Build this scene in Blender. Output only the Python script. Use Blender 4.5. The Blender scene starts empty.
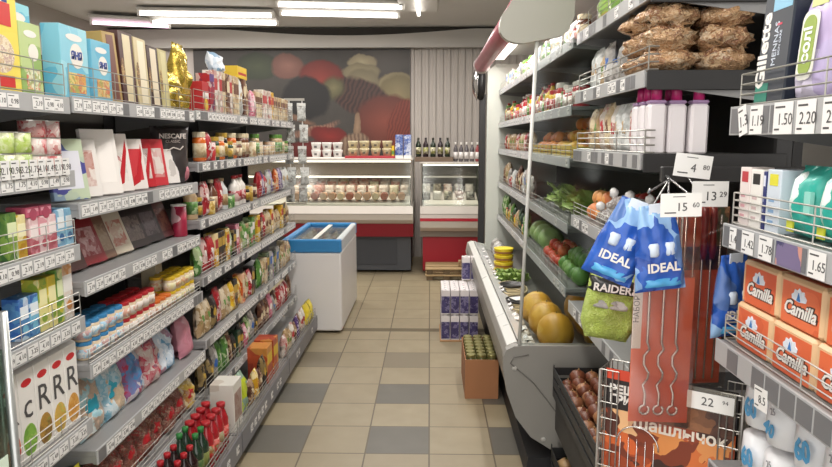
import bpy, math, random
from mathutils import Vector, Matrix, Euler, noise
PI = math.pi
sc = bpy.context.scene
COL = sc.collection
# ---------------------------------------------------------------- camera
FPX = 665.0; CAMH = 1.62
TH = math.atan(93.5 / FPX); YW = math.atan(14 / FPX * math.cos(TH))
cd = bpy.data.cameras.new('camera'); cam = bpy.data.objects.new('camera', cd); COL.objects.link(cam)
cam.location = (0, 0, CAMH); cam.rotation_euler = (PI / 2 - TH, 0, YW)
cd.sensor_width = 36; cd.lens = FPX / 832 * 36; cd.clip_start = .05
sc.camera = cam
# ---------------------------------------------------------------- world, exposure
w = bpy.data.worlds.new('world'); sc.world = w; w.use_nodes = True
w.node_tree.nodes['Background'].inputs[0].default_value = (1, .975, .94, 1)
w.node_tree.nodes['Background'].inputs[1].default_value = 1.7
sc.view_settings.view_transform = 'Standard'; sc.view_settings.look = 'None'
sc.view_settings.gamma = 1; sc.view_settings.use_curve_mapping = False
sc.view_settings.exposure = 0.25
CEIL = 3.1
def area(name, loc, sx, sy, power, rot=(0, 0, 0), col=(1, .97, .93)):
    l = bpy.data.lights.new(name, 'AREA'); l.shape = 'RECTANGLE'; l.size = sx; l.size_y = sy; l.energy = power; l.color = col
    o = bpy.data.objects.new(name, l); COL.objects.link(o); o.location = loc; o.rotation_euler = rot
    return o
# ---------------------------------------------------------------- helpers
_F = Vector((-math.sin(YW) * math.cos(TH), math.cos(YW) * math.cos(TH), -math.sin(TH)))
_R = Vector((math.cos(YW), math.sin(YW), 0)); _U = _R.cross(_F)
def at(px, py, X=None, Y=None, Z=None):
    r = _F * FPX + _R * (px - 416) + _U * (233.5 - py); c = Vector((0, 0, CAMH))
    t = X / r.x if X is not None else (Y / r.y if Y is not None else (Z - CAMH) / r.z)
    return c + r * t
def lin(h):
    if not isinstance(h, str): return tuple(h)
    h = h.lstrip('#'); v = [int(h[i:i + 2], 16) / 255 for i in (0, 2, 4)]
    return tuple(x / 12.92 if x <= .04045 else ((x + .055) / 1.055) ** 2.4 for x in v)
_m = {}
def M(c, rough=.5, metal=0.0, emit=0.0, coat=0.0, name='plain', bump=0.0, trans=0.0):
    k = (c, rough, metal, emit, coat, bump, trans)
    if k in _m: return _m[k]
    m = bpy.data.materials.new(name); m.use_nodes = True; n = m.node_tree.nodes; b = n['Principled BSDF']
    col = lin(c) + (1,)
    b.inputs['Base Color'].default_value = col; b.inputs['Roughness'].default_value = rough
    b.inputs['Metallic'].default_value = metal; b.inputs['Coat Weight'].default_value = coat
    b.inputs['Transmission Weight'].default_value = trans
    if emit:
        b.inputs['Emission Color'].default_value = col; b.inputs['Emission Strength'].default_value = emit
    # slight procedural unevenness of the surface
    L = m.node_tree.links; nz = n.new('ShaderNodeTexNoise'); nz.inputs['Scale'].default_value = 9; tc = n.new('ShaderNodeTexCoord')
    L.new(tc.outputs['Object'], nz.inputs['Vector']); mr = n.new('ShaderNodeMapRange')
    mr.inputs['To Min'].default_value = max(0, rough - .06); mr.inputs['To Max'].default_value = min(1, rough + .06)
    L.new(nz.outputs['Fac'], mr.inputs['Value']); L.new(mr.outputs['Result'], b.inputs['Roughness'])
    if bump:
        bp = n.new('ShaderNodeBump'); bp.inputs['Strength'].default_value = bump; bp.inputs['Distance'].default_value = .01
        nb = n.new('ShaderNodeTexNoise'); nb.inputs['Scale'].default_value = 35; L.new(tc.outputs['Object'], nb.inputs['Vector'])
        L.new(nb.outputs['Fac'], bp.inputs['Height']); L.new(bp.outputs['Normal'], b.inputs['Normal'])
    _m[k] = m; return m
def PK(cs, scale=22, rough=.38, coat=.0, bump=0.0, smooth=False, stretch=(1, 1, 1)):
    """printed surface: patches of the given colours"""
    cs = tuple(cs); k = ('pk', cs, scale, rough, coat, bump, smooth, stretch)
    if k in _m: return _m[k]
    m = bpy.data.materials.new('printed'); m.use_nodes = True; n = m.node_tree.nodes; L = m.node_tree.links; b = n['Principled BSDF']
    tc = n.new('ShaderNodeTexCoord'); oi = n.new('ShaderNodeObjectInfo'); mu = n.new('ShaderNodeVectorMath'); mu.operation = 'MULTIPLY_ADD'
    mu.inputs[1].default_value = (3.1, 5.3, 7.7)
    L.new(oi.outputs['Random'], mu.inputs[0])
    mp = n.new('ShaderNodeMapping'); mp.inputs['Scale'].default_value = stretch
    L.new(tc.outputs['Object'], mp.inputs['Vector']); L.new(mp.outputs['Vector'], mu.inputs[2])
    nz = n.new('ShaderNodeTexNoise'); nz.inputs['Scale'].default_value = scale * 1.5; nz.inputs['Detail'].default_value = 1
    L.new(mu.outputs[0], nz.inputs['Vector'])
    ad = n.new('ShaderNodeMixRGB'); ad.blend_type = 'ADD'; ad.inputs[0].default_value = .06
    L.new(mu.outputs[0], ad.inputs[1]); L.new(nz.outputs['Color'], ad.inputs[2])
    vo = n.new('ShaderNodeTexVoronoi'); vo.inputs['Scale'].default_value = scale; vo.distance = 'CHEBYCHEV'
    v2 = n.new('ShaderNodeTexVoronoi'); v2.inputs['Scale'].default_value = scale * 2.9; v2.distance = 'CHEBYCHEV'; L.new(ad.outputs[0], v2.inputs['Vector'])
    L.new(ad.outputs[0], vo.inputs['Vector'])
    sp = n.new('ShaderNodeSeparateColor'); L.new(vo.outputs['Color'], sp.inputs[0])
    rp = n.new('ShaderNodeValToRGB'); rp.color_ramp.interpolation = 'LINEAR' if smooth else 'CONSTANT'
    e = rp.color_ramp.elements; q = len(cs)
    pos = [0] + [.42 + .58 * i / (q - 1) for i in range(q - 1)] if q > 1 else [0]
    e[0].position = 0; e[0].color = lin(cs[0]) + (1,)
    e[1].position = pos[1] if q > 1 else 1; e[1].color = lin(cs[min(1, q - 1)]) + (1,)
    for i in range(2, q):
        x = e.new(pos[i]); x.color = lin(cs[i]) + (1,)
    L.new(sp.outputs[0], rp.inputs[0])
    if smooth and scale < 15: L.new(rp.outputs[0], b.inputs['Base Color'])
    else:
        r2 = n.new('ShaderNodeValToRGB'); r2.color_ramp.interpolation = 'LINEAR'; s2 = n.new('ShaderNodeSeparateColor'); L.new(v2.outputs['Color'], s2.inputs[0])
        r2.color_ramp.elements[0].color = lin(cs[0]) + (1,); r2.color_ramp.elements[0].position = .25; r2.color_ramp.elements[1].color = lin(cs[1] if len(cs) > 1 else cs[0]) + (1,); L.new(s2.outputs[1], r2.inputs[0])
        mx = n.new('ShaderNodeMixRGB'); mx.inputs[0].default_value = .42; L.new(rp.outputs[0], mx.inputs[1]); L.new(r2.outputs[0], mx.inputs[2]); L.new(mx.outputs[0], b.inputs['Base Color'])
    b.inputs['Roughness'].default_value = rough; b.inputs['Coat Weight'].default_value = coat
    if bump:
        bp = n.new('ShaderNodeBump'); bp.inputs['Strength'].default_value = bump; bp.inputs['Distance'].default_value = .01
        L.new(vo.outputs['Distance'], bp.inputs['Height']); L.new(bp.outputs['Normal'], b.inputs['Normal'])
    _m[k] = m; return m
def GLASS(tint='#eef4f2', amount=.12):
    k = ('glass', tint, amount)
    if k in _m: return _m[k]
    m = bpy.data.materials.new('thin_glass'); m.use_nodes = True; n = m.node_tree.nodes; L = m.node_tree.links; n.clear()
    o = n.new('ShaderNodeOutputMaterial'); t = n.new('ShaderNodeBsdfTransparent'); g = n.new('ShaderNodeBsdfGlossy')
    g.inputs['Roughness'].default_value = .12; t.inputs[0].default_value = lin(tint) + (1,)
    lw = n.new('ShaderNodeLayerWeight'); lw.inputs[0].default_value = .35
    mr = n.new('ShaderNodeMapRange'); mr.inputs['To Min'].default_value = amount * .5; mr.inputs['To Max'].default_value = min(1, amount * 3)
    L.new(lw.outputs['Fresnel'], mr.inputs['Value']); mx = n.new('ShaderNodeMixShader')
    L.new(mr.outputs['Result'], mx.inputs[0]); L.new(t.outputs[0], mx.inputs[1]); L.new(g.outputs[0], mx.inputs[2]); L.new(mx.outputs[0], o.inputs[0])
    _m[k] = m; return m
class MB:
    def __init__(s): s.v = []; s.f = []; s.mi = []; s.cur = 0; s.sm = []; s.smooth = False; s.T = None
    def _add(s, vs, fs):
        b = len(s.v)
        s.v += [tuple(s.T @ Vector(v)) if s.T else tuple(v) for v in vs]
        for f in fs: s.f.append([b + i for i in f]); s.mi.append(s.cur); s.sm.append(s.smooth)
        return s
    def slot(s, i, smooth=None):
        s.cur = i
        if smooth is not None: s.smooth = smooth
        return s
    def box(s, x0, x1, y0, y1, z0, z1, bev=0):
        if bev <= 0:
            vs = [(x, y, z) for x in (x0, x1) for y in (y0, y1) for z in (z0, z1)]
            return s._add(vs, [(0, 1, 3, 2), (4, 6, 7, 5), (0, 4, 5, 1), (2, 3, 7, 6), (0, 2, 6, 4), (1, 5, 7, 3)])
        c = Vector(((x0 + x1) / 2, (y0 + y1) / 2, (z0 + z1) / 2)); h = ((x1 - x0) / 2, (y1 - y0) / 2, (z1 - z0) / 2)
        bev = min(bev, min(h) * .9); vs = []; idx = {}
        for sx in (-1, 1):
            for sy in (-1, 1):
                for sz in (-1, 1):
                    for a in range(3):
                        p = [sx * (h[0] - bev), sy * (h[1] - bev), sz * (h[2] - bev)]; p[a] += (sx, sy, sz)[a] * bev
                        idx[(sx, sy, sz, a)] = len(vs); vs.append(tuple(c + Vector(p)))
        fs = []
        def K(sg, a): return idx[(sg[0], sg[1], sg[2], a)]
        for a in range(3):
            u, v = (a + 1) % 3, (a + 2) % 3
            for sa in (-1, 1):
                q = []
                for su, sv in ((-1, -1), (1, -1), (1, 1), (-1, 1)):
                    sg = [0, 0, 0]; sg[a] = sa; sg[u] = su; sg[v] = sv; q.append(K(sg, a))
                fs.append(q if sa > 0 else q[::-1])
            for su in (-1, 1):
                for sv in (-1, 1):
                    A = [0, 0, 0]; B = [0, 0, 0]; A[u] = B[u] = su; A[v] = B[v] = sv; A[a] = -1; B[a] = 1
                    q = [K(A, u), K(B, u), K(B, v), K(A, v)]
                    fs.append(q if su * sv < 0 else q[::-1])
        for sx in (-1, 1):
            for sy in (-1, 1):
                for sz in (-1, 1):
                    q = [K((sx, sy, sz), 0), K((sx, sy, sz), 1), K((sx, sy, sz), 2)]
                    fs.append(q if sx * sy * sz > 0 else q[::-1])
        return s._add(vs, fs)
    def tube(s, pts, r, n=6, closed=False):
        pts = [Vector(p) for p in pts]; vs = []; m = len(pts); prev = None
        for i, p in enumerate(pts):
            if closed: d = pts[(i + 1) % m] - pts[i - 1]
            else: d = pts[min(i + 1, m - 1)] - pts[max(i - 1, 0)]
            d.normalize()
            a = (prev - d * prev.dot(d)) if prev else d.cross(Vector((0, 0, 1)) if abs(d.z) < .9 else Vector((1, 0, 0)))
            if a.length < 1e-6: a = d.cross(Vector((0, 1, 0)))
            a.normalize(); prev = a; b = d.cross(a); rr = r[i] if isinstance(r, (list, tuple)) else r
            for k in range(n): t = 2 * PI * k / n; vs.append(tuple(p + a * rr * math.cos(t) + b * rr * math.sin(t)))
        fs = []
        for i in range(m if closed else m - 1):
            j = (i + 1) % m
            for k in range(n): fs.append((i * n + k, i * n + (k + 1) % n, j * n + (k + 1) % n, j * n + k))
        if not closed: fs += [tuple(range(n))[::-1], tuple((m - 1) * n + k for k in range(n))]
        return s._add(vs, fs)
    def lathe(s, prof, n=12, c=(0, 0), sx=1, sy=1, wob=0):
        vs = []; m = len(prof)
        for i, (r, z) in enumerate(prof):
            for k in range(n):
                t = 2 * PI * k / n; q = r * (1 + wob * math.sin(3 * t + i))
                vs.append((c[0] + q * sx * math.cos(t), c[1] + q * sy * math.sin(t), z))
        fs = []
        for i in range(m - 1):
            for k in range(n): fs.append((i * n + k, i * n + (k + 1) % n, (i + 1) * n + (k + 1) % n, (i + 1) * n + k))
        fs += [tuple(range(n))[::-1], tuple((m - 1) * n + k for k in range(n))]
        return s._add(vs, fs)
    def prism(s, pts, a, b, axis='y'):
        """outline (u,v) extruded along an axis: y -> (x=u,z=v); x -> (y=u,z=v); z -> (x=u,y=v)"""
        n = len(pts)
        def P(u, v, t): return {'y': (u, t, v), 'x': (t, u, v), 'z': (u, v, t)}[axis]
        vs = [P(u, v, a) for u, v in pts] + [P(u, v, b) for u, v in pts]
        fs = [tuple(range(n)), tuple(range(2 * n - 1, n - 1, -1))] + [(i, i + n, (i + 1) % n + n, (i + 1) % n) for i in range(n)]
        return s._add(vs, fs)
    def pillow(s, w, h, d, seed=0, nu=10, nv=12, wr=.12, seal=.06, z0=0, top=.92, bot=.95):
        """filled bag, front facing +x, width along y, base at z0; flattened crimped seal on top"""
        vs = []; rnd = random.Random(seed); off = Vector((rnd.random() * 50, rnd.random() * 50, 0))
        for side in (1, -1):
            for j in range(nv + 1):
                v = j / nv; tv = max(0, 1 - abs(2 * v - 1) ** 3.2) if v > .5 else max(0, 1 - abs(2 * v - 1) ** 8) ** .6
                taper = 1 - (1 - top) * max(0, (v - .45) / .55) * .5
                for i in range(nu + 1):
                    u = i / nu; tu = max(0, 1 - abs(2 * u - 1) ** 4) ** .6
                    nn = noise.noise(Vector((u * 5, v * 5, side * 3)) + off) + .5 * noise.noise(Vector((u * 11, v * 9, side * 5)) + off)
                    t = d / 2 * tu * tv * (1 + wr * 2.2 * nn)
                    if v > 1 - seal: t = min(t, .0015)
                    ww = w * (1 - .08 * math.sin(PI * v)) * (taper if v > .45 else 1) * (bot + (1 - bot) * min(1, v * 4))
                    vs.append((side * t + .004 * nn, (u - .5) * ww, z0 + v * h + .01 * h * nn * (v > .1)))
        q = (nu + 1) * (nv + 1); fs = []
        for j in range(nv):
            for i in range(nu):
                a = j * (nu + 1) + i; f = (a, a + 1, a + nu + 2, a + nu + 1); fs.append(f); fs.append(tuple(x + q for x in f[::-1]))
        for j in range(nv):
            a = j * (nu + 1); fs.append((a, a + nu + 1, a + nu + 1 + q, a + q)); b = a + nu; fs.append((b + nu + 1, b, b + q, b + nu + 1 + q))
        for i in range(nu):
            fs.append((i + 1, i, i + q, i + 1 + q)); a = nv * (nu + 1) + i; fs.append((a, a + 1, a + 1 + q, a + q))
        return s._add(vs, fs)
    def blob(s, c, rx, ry, rz, n=10, m=7, amp=.06, seed=0, freq=2.0):
        vs = [(c[0], c[1], c[2] - rz)]; off = Vector((seed * 7.3, seed * 3.1, seed))
        for j in range(1, m):
            t = PI * j / m
            for i in range(n):
                p = 2 * PI * i / n; d = Vector((math.sin(t) * math.cos(p), math.sin(t) * math.sin(p), -math.cos(t)))
                k = 1 + amp * 2 * noise.noise(d * freq + off); vs.append((c[0] + d.x * rx * k, c[1] + d.y * ry * k, c[2] + d.z * rz * k))
        vs.append((c[0], c[1], c[2] + rz)); fs = [(0, 1 + (i + 1) % n, 1 + i) for i in range(n)]
        for j in range(m - 2):
            for i in range(n): a = 1 + j * n; fs.append((a + i, a + (i + 1) % n, a + n + (i + 1) % n, a + n + i))
        a = 1 + (m - 2) * n; e = len(vs) - 1; fs += [(a + i, a + (i + 1) % n, e) for i in range(n)]
        return s._add(vs, fs)
    def mesh(s, name, mats):
        me = bpy.data.meshes.new(name); me.from_pydata(s.v, [], s.f)
        for m in (mats if isinstance(mats, (list, tuple)) else [mats]): me.materials.append(m)
        me.polygons.foreach_set('material_index', s.mi); me.polygons.foreach_set('use_smooth', s.sm); me.update(); return me
    def obj(s, name, mats, parent=None, loc=None, rot=None):
        o = bpy.data.objects.new(name, s.mesh(name, mats)); COL.objects.link(o)
        if parent: o.parent = parent
        if loc: o.location = loc
        if rot: o.rotation_euler = rot
        return o
def addmesh(mb, me, T):
    mb._add([T @ v.co for v in me.vertices], [tuple(p.vertices) for p in me.polygons])
_txt = {}
def text_mesh(t, size=1.0, bold=0.0, spacing=1.0, shear=0.0, depth=.0004):
    k = (t, size, bold, spacing, shear)
    if k in _txt: return _txt[k]
    c = bpy.data.curves.new('t', 'FONT'); c.body = t; c.size = size; c.align_x = 'CENTER'; c.align_y = 'CENTER'; c.resolution_u = 2
    c.extrude = depth; c.offset = bold; c.space_character = spacing; c.shear = shear
    o = bpy.data.objects.new('t', c); COL.objects.link(o); bpy.context.view_layer.update()
    me = bpy.data.meshes.new_from_object(o.evaluated_get(bpy.context.evaluated_depsgraph_get()))
    bpy.data.objects.remove(o); _txt[k] = me; return me
TX = Matrix(((0, 0, 1, 0), (1, 0, 0, 0), (0, 1, 0, 0), (0, 0, 0, 1)))     # text plane -> facing +x, reading along +y
def text_part(t, size, mat, parent, x, y, z, bold=0, spacing=1, shear=0, roll=0, name='lettering'):
    mb = MB(); addmesh(mb, text_mesh(t, size, bold, spacing, shear), Matrix.Translation((x, y, z)) @ TX @ Matrix.Rotation(roll, 4, 'Z'))
    return mb.obj(name, mat, parent)
def tag(o, label, cat, group=None, kind=None):
    if label: o['label'] = label
    if cat: o['category'] = cat
    if group: o['group'] = group
    if kind: o['kind'] = kind
    return o
def empty(name, loc=(0, 0, 0), rz=0):
    o = bpy.data.objects.new(name, None); COL.objects.link(o); o.location = loc; o.rotation_euler = (0, 0, rz); o.empty_display_size = .05; return o
def kids(o): return [c for c in ALLCH.get(o.name, [])]
ALLCH = {}
def reg(o, parent): ALLCH.setdefault(parent.name, []).append(o)
def copy_tree(o, parent=None):
    c = o.copy(); COL.objects.link(c)
    if parent: c.parent = parent; c.matrix_parent_inverse = o.matrix_parent_inverse
    for ch in o.children: copy_tree(ch, c)
    return c
ORD = ['first', 'second', 'third', 'fourth', 'fifth', 'sixth', 'seventh', 'eighth', 'ninth', 'tenth', 'eleventh', 'twelfth', 'thirteenth', 'fourteenth', 'fifteenth', 'sixteenth', 'seventeenth', 'eighteenth', 'nineteenth', 'twentieth']
def ordw(i): return ORD[i] if i < 20 else ('twenty-' + ORD[i - 20] if i < 29 else ('thirtieth' if i == 29 else 'thirty-' + ORD[i - 30]))
# ---------------------------------------------------------------- product builders: base centre at origin, front faces +x
_proto = {}
def proto(key, fn):
    if key not in _proto: _proto[key] = [fn(), False]
    e = _proto[key]
    if not e[1]: e[1] = True; return e[0]
    return copy_tree(e[0])
def put(o, loc, rz=0, ry=0, label=None, cat=None, group=None, rx=0):
    o.location = loc; o.rotation_euler = Euler((rx, ry, rz), 'XYZ')
    if ry and abs(ry) < .6:
        o.location[2] += 0
    return tag(o, label, cat, group)
def f_carton(name, w, d, h, body, panel=None, pz=(.5, .85), mark=None):
    def fn():
        o = MB().box(-d / 2, d / 2, -w / 2, w / 2, 0, h, .0015).obj(name, body)
        if panel: MB().box(d / 2, d / 2 + .0006, -w * .42, w * .42, h * pz[0], h * pz[1]).obj('label', panel, o)
        if mark: MB().prism([(w * .3 * math.cos(a * PI / 6), h * .25 + w * .3 * math.sin(a * PI / 6)) for a in range(12)], d / 2, d / 2 + .0008, 'x').obj('emblem', mark, o)
        return o
    return fn
def f_bag(name, w, d, h, body, panel=None, seed=0, clip=None, wr=.12):
    def fn():
        m = MB(); m.smooth = True; m.pillow(w, h, d, seed, wr=wr); o = m.obj(name, body)
        if panel:
            p = MB(); p.smooth = True; p.T = Matrix.Diagonal((1.06, .72, .42, 1)).to_4x4(); p.T.translation = (0, 0, h * .33); p.pillow(w, h, d, seed, 8, 8, wr=.02, seal=0, top=1, bot=1); p.obj('label', panel, o)
        if clip: MB().box(-.004, .004, -w * .2, w * .2, h, h + .012, .001).obj('clip', clip, o)
        return o
    return fn
def f_bottle(name, r, h, body, cap, label=None, neck=.35, caph=.1, flat=1.0):
    def fn():
        n = 12; sh = h * .62; nr = r * neck; m = MB(); m.smooth = True
        m.lathe([(r * .9, 0), (r, h * .03), (r, sh), (r * .92, sh + h * .05), (nr * 1.3, h * .8), (nr, h * .86), (nr, h * (1 - caph * .6))], n, sx=flat); o = m.obj(name, body)
        c = MB(); c.smooth = True; c.lathe([(nr * 1.2, h * (1 - caph)), (nr * 1.25, h * .995), (nr * 1.05, h)], n, sx=max(flat, .8)); c.obj('cap', cap, o)
        if label: l = MB(); l.smooth = True; l.lathe([(r * 1.015, h * .15), (r * 1.015, h * .5)], n, sx=flat); l.obj('label', label, o)
        return o
    return fn
def f_jar(name, r, h, body, lid, label=None, lidh=.18):
    def fn():
        n = 12; m = MB(); m.smooth = True; m.lathe([(r * .85, 0), (r, h * .06), (r, h * .7), (r * .88, h * (1 - lidh))], n); o = m.obj(name, body)
        c = MB(); c.smooth = False; c.lathe([(r * .95, h * (1 - lidh)), (r * .97, h * .98), (r * .88, h)], n); c.obj('lid', lid, o)
        if label: l = MB(); l.smooth = True; l.lathe([(r * 1.015, h * .14), (r * 1.015, h * .62)], n); l.obj('label', label, o)
        return o
    return fn
def f_can(name, r, h, body, lid):
    def fn():
        n = 14; m = MB(); m.smooth = True; m.lathe([(r * .96, 0), (r, h * .03), (r, h * .95)], n); o = m.obj(name, body)
        c = MB(); c.lathe([(r * 1.02, h * .95), (r * 1.02, h), (r * .9, h * .985)], n); c.obj('lid', lid, o)
        return o
    return fn
def run(side, xf, z, y0, fn, key, w, d, n, label, cat, group=None, gap=.004, lean=0, rows=1, stack=1, h=0, order='near', jit=0, rgap=.004, dirn=None):
    """n copies along the shelf from y0 away from the viewer (side 1 = left rack, -1 = right rack); rows go deeper"""
    rnd = random.Random(str(key))
    rz = 0 if side > 0 else PI; tot = n * rows * stack
    for s_ in range(stack):
        for r_ in range(rows):
            for i in range(n):
                o = proto(key, fn); y = y0 + (i + .5) * (w + gap)
                x = xf - side * (d / 2 + r_ * (d + rgap)); zz = z + s_ * (h + .001)
                x -= side * rnd.random() * jit
                lb = label; bits = []
                if n > 1: bits.append(ordw(i) + ' along')
                if rows > 1: bits.append('front row' if r_ == 0 else ('back row' if r_ == rows - 1 else 'middle row'))
                if stack > 1: bits.append('bottom layer' if s_ == 0 else ('top layer' if s_ == stack - 1 else ORD[s_] + ' layer'))
                if bits: lb = label + ', ' + ', '.join(bits)
                assert len(lb.split()) <= 16, lb
                if lean: zz += d / 2 * math.sin(lean) + .001
                put(o, (x, y, zz), rz, -lean, lb, cat, group)
    return y0 + n * (w + gap)
# ================================================================ the room
def floor_mat():
    m = bpy.data.materials.new('floor_tiles'); m.use_nodes = True; n = m.node_tree.nodes; L = m.node_tree.links; b = n['Principled BSDF']
    tc = n.new('ShaderNodeTexCoord'); sp = n.new('ShaderNodeSeparateXYZ'); L.new(tc.outputs['Object'], sp.inputs[0])
    def ma(op, a, bb=None):
        q = n.new('ShaderNodeMath'); q.operation = op
        for i, v in enumerate((a, bb)):
            if v is None: continue
            if isinstance(v, (int, float)): q.inputs[i].default_value = v
            else: L.new(v, q.inputs[i])
        return q.outputs[0]
    S = .335
    u = ma('DIVIDE', sp.outputs[0], S); v = ma('DIVIDE', ma('SUBTRACT', sp.outputs[1], 3.271), .3325)
    fu, fv = ma('FRACT', u), ma('FRACT', v)
    g = .012
    gr = ma('MINIMUM', ma('MINIMUM', fu, ma('SUBTRACT', 1, fu)), ma('MINIMUM', fv, ma('SUBTRACT', 1, fv)))
    grout = ma('LESS_THAN', gr, g)
    # dark tiles: every other column, every other row, up to Y = 5
    iu, iv = ma('FLOOR', u), ma('FLOOR', v)
    du = ma('LESS_THAN', ma('ABSOLUTE', ma('SUBTRACT', ma('FRACT', ma('DIVIDE', ma('ADD', iu, .5), 2)), .75)), .1)
    dv = ma('LESS_THAN', ma('ABSOLUTE', ma('SUBTRACT', ma('FRACT', ma('DIVIDE', ma('ADD', iv, .5), 2)), .25)), .1)
    dark = ma('MULTIPLY', ma('MULTIPLY', du, dv), ma('LESS_THAN', iv, 5.5))
    worn = ma('GREATER_THAN', iv, 3.5)
    wn = n.new('ShaderNodeTexWhiteNoise'); cb = n.new('ShaderNodeCombineXYZ'); L.new(iu, cb.inputs[0]); L.new(iv, cb.inputs[1]); L.new(cb.outputs[0], wn.inputs[0])
    nz = n.new('ShaderNodeTexNoise'); nz.inputs['Scale'].default_value = 7; nz.inputs['Detail'].default_value = 6; L.new(tc.outputs['Object'], nz.inputs['Vector'])
    def mix(f, a, c, bt='MIX'):
        q = n.new('ShaderNodeMixRGB'); q.blend_type = bt
        for i, v in enumerate((f, a, c)):
            if isinstance(v, (int, float)): q.inputs[i].default_value = v
            elif isinstance(v, str): q.inputs[i].default_value = lin(v) + (1,)
            else: L.new(v, q.inputs[i])
        return q.outputs[0]
    base = mix(wn.outputs['Value'], '#958971', '#a0947a'); base = mix(nz.outputs['Fac'], base, '#877b62')
    dk = mix(nz.outputs['Fac'], '#666259', '#57544c'); dk = mix(worn, dk, '#7a705d')
    c = mix(dark, base, dk)
    # one worn strip across the aisle
    st = ma('LESS_THAN', ma('ABSOLUTE', ma('SUBTRACT', sp.outputs[1], 5.55)), .045)
    c = mix(st, c, '#61563f'); c = mix(grout, c, '#5a4f3e')
    L.new(c, b.inputs['Base Color'])
    b.inputs['Roughness'].default_value = .42
    bp = n.new('ShaderNodeBump'); bp.inputs['Strength'].default_value = .25; bp.inputs['Distance'].default_value = .002
    L.new(ma('SUBTRACT', 1, grout), bp.inputs['Height']); L.new(bp.outputs['Normal'], b.inputs['Normal'])
    return m
def wall_mat(c, s=3): return PK([c, c], 2, .8) if False else M(c, .75, bump=.03)
X0, X1, Y0, Y1 = -4.3, 3.0, -.8, 9.2
tag(MB().box(X0, X1, Y0, Y1, -.05, 0).obj('floor', floor_mat()), None, None, kind='structure')
tag(MB().box(X0, X1, Y0, Y1 + .1, CEIL, CEIL + .05).obj('ceiling', M('#cfcdc9', .6)), None, None, kind='structure')
tag(MB().box(X0 - .1, X0, Y0, Y1 + .1, 0, CEIL).obj('wall_left', M('#b0aaa2', .8)), None, None, kind='structure')
tag(MB().box(X1, X1 + .1, Y0, Y1 + .1, 0, CEIL).obj('wall_right', M('#8a8680', .8)), None, None, kind='structure')
mb = MB().box(X0, X1, Y1, Y1 + .1, 0, CEIL)
for i in range(34):                                     # corrugated cladding
    x = -.27 + i * .098
    if x < X1 - .05: mb.prism([(x, Y1), (x + .012, Y1 - .014), (x + .05, Y1 - .014), (x + .062, Y1)], .0, 2.9, 'z')
tag(mb.obj('wall_back', M('#b5ada6', .6)), None, None, kind='structure')
# sagging pelmet above the back wall
pts = []
for i in range(25):
    t = i / 24; x = -3.3 + t * 5.2; pts.append((x, 3.07 - .085 * math.sin(PI * max(0, min(1, (x + 2.75) / 3.3)))))
tag(MB().prism([(-4.29, 2.83), (2.99, 2.83), (2.99, 3.07)] + pts[::-1] + [(-4.29, 3.07)], 9.02, 9.06, 'y').obj('trim_1', M('#b5b1ab', .6)), None, None, kind='structure')
tag(MB().box(X0 + .01, X1 - .01, 9.07, 9.17, 2.86, 3.09).obj('gap_shade', M('#3a3733', .9)), None, None, kind='structure')  # dark colour stands in for the shade in the gap above the pelmet

# ---- ceiling lamps
TUBE = M('#fff8f0', .5, emit=5.0, name='tube')
def lamp(p, length, rz, label, group='fluorescent ceiling lamps', n=2, gap=.3, power=26, emitm=None):
    r = empty('ceiling_lamp', p, rz)
    MB().box(-length / 2, length / 2, -gap / 2 - .06, gap / 2 + .06, .045, .08, .008).obj('housing', M('#c9c7c2', .5), r)
    for k in range(n):
        y = (k - (n - 1) / 2) * gap
        m = MB(); m.smooth = True; m.tube([(-length / 2 + .02, y, .015), (length / 2 - .02, y, .015)], .019, 8); m.obj('tube', emitm or TUBE, r)
        MB().box(-length / 2, -length / 2 + .03, y - .02, y + .02, -.01, .05, .003).obj('lamp_holder', M('#e6e4e0', .5), r)
        MB().box(length / 2 - .03, length / 2, y - .02, y + .02, -.01, .05, .003).obj('lamp_holder', M('#e6e4e0', .5), r)
    tag(r, label, 'lamp', group)
    a = area('lamp_light', (0, 0, -.03), length, .3, power); a.parent = r
    return r
lamp((-2.55, 7.95, 3.0), 1.5, .12, 'twin tube ceiling lamp on the left, above the gold foil bags', gap=.5)
lamp((-.98, 7.5, 3.0), 1.35, .14, 'twin tube ceiling lamp in the middle, above the food mural', gap=.5)
lamp((-.13, 7.25, 3.0), 1.0, PI / 2, 'single tube ceiling lamp running lengthwise near the picture top', n=1, power=18)
lamp((-3.6, 8.2, 2.98), .9, .35, 'faint single tube lamp at far left above the brown wafer boxes', n=1, power=12, emitm=M('#ffd9f0', .5, emit=3, name='tube_pink'))
for i, (x, y) in enumerate([(-.2, 1.2), (-.2, 2.9), (-.2, 4.6), (-2.5, 2.5), (-2.6, 5), (-.2, -.3), (.9, 6.0)]):
    lamp((x, y, 3.0), 1.3, PI / 2, 'twin tube ceiling lamp over the aisle, above the picture', gap=.3, power=19)

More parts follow.
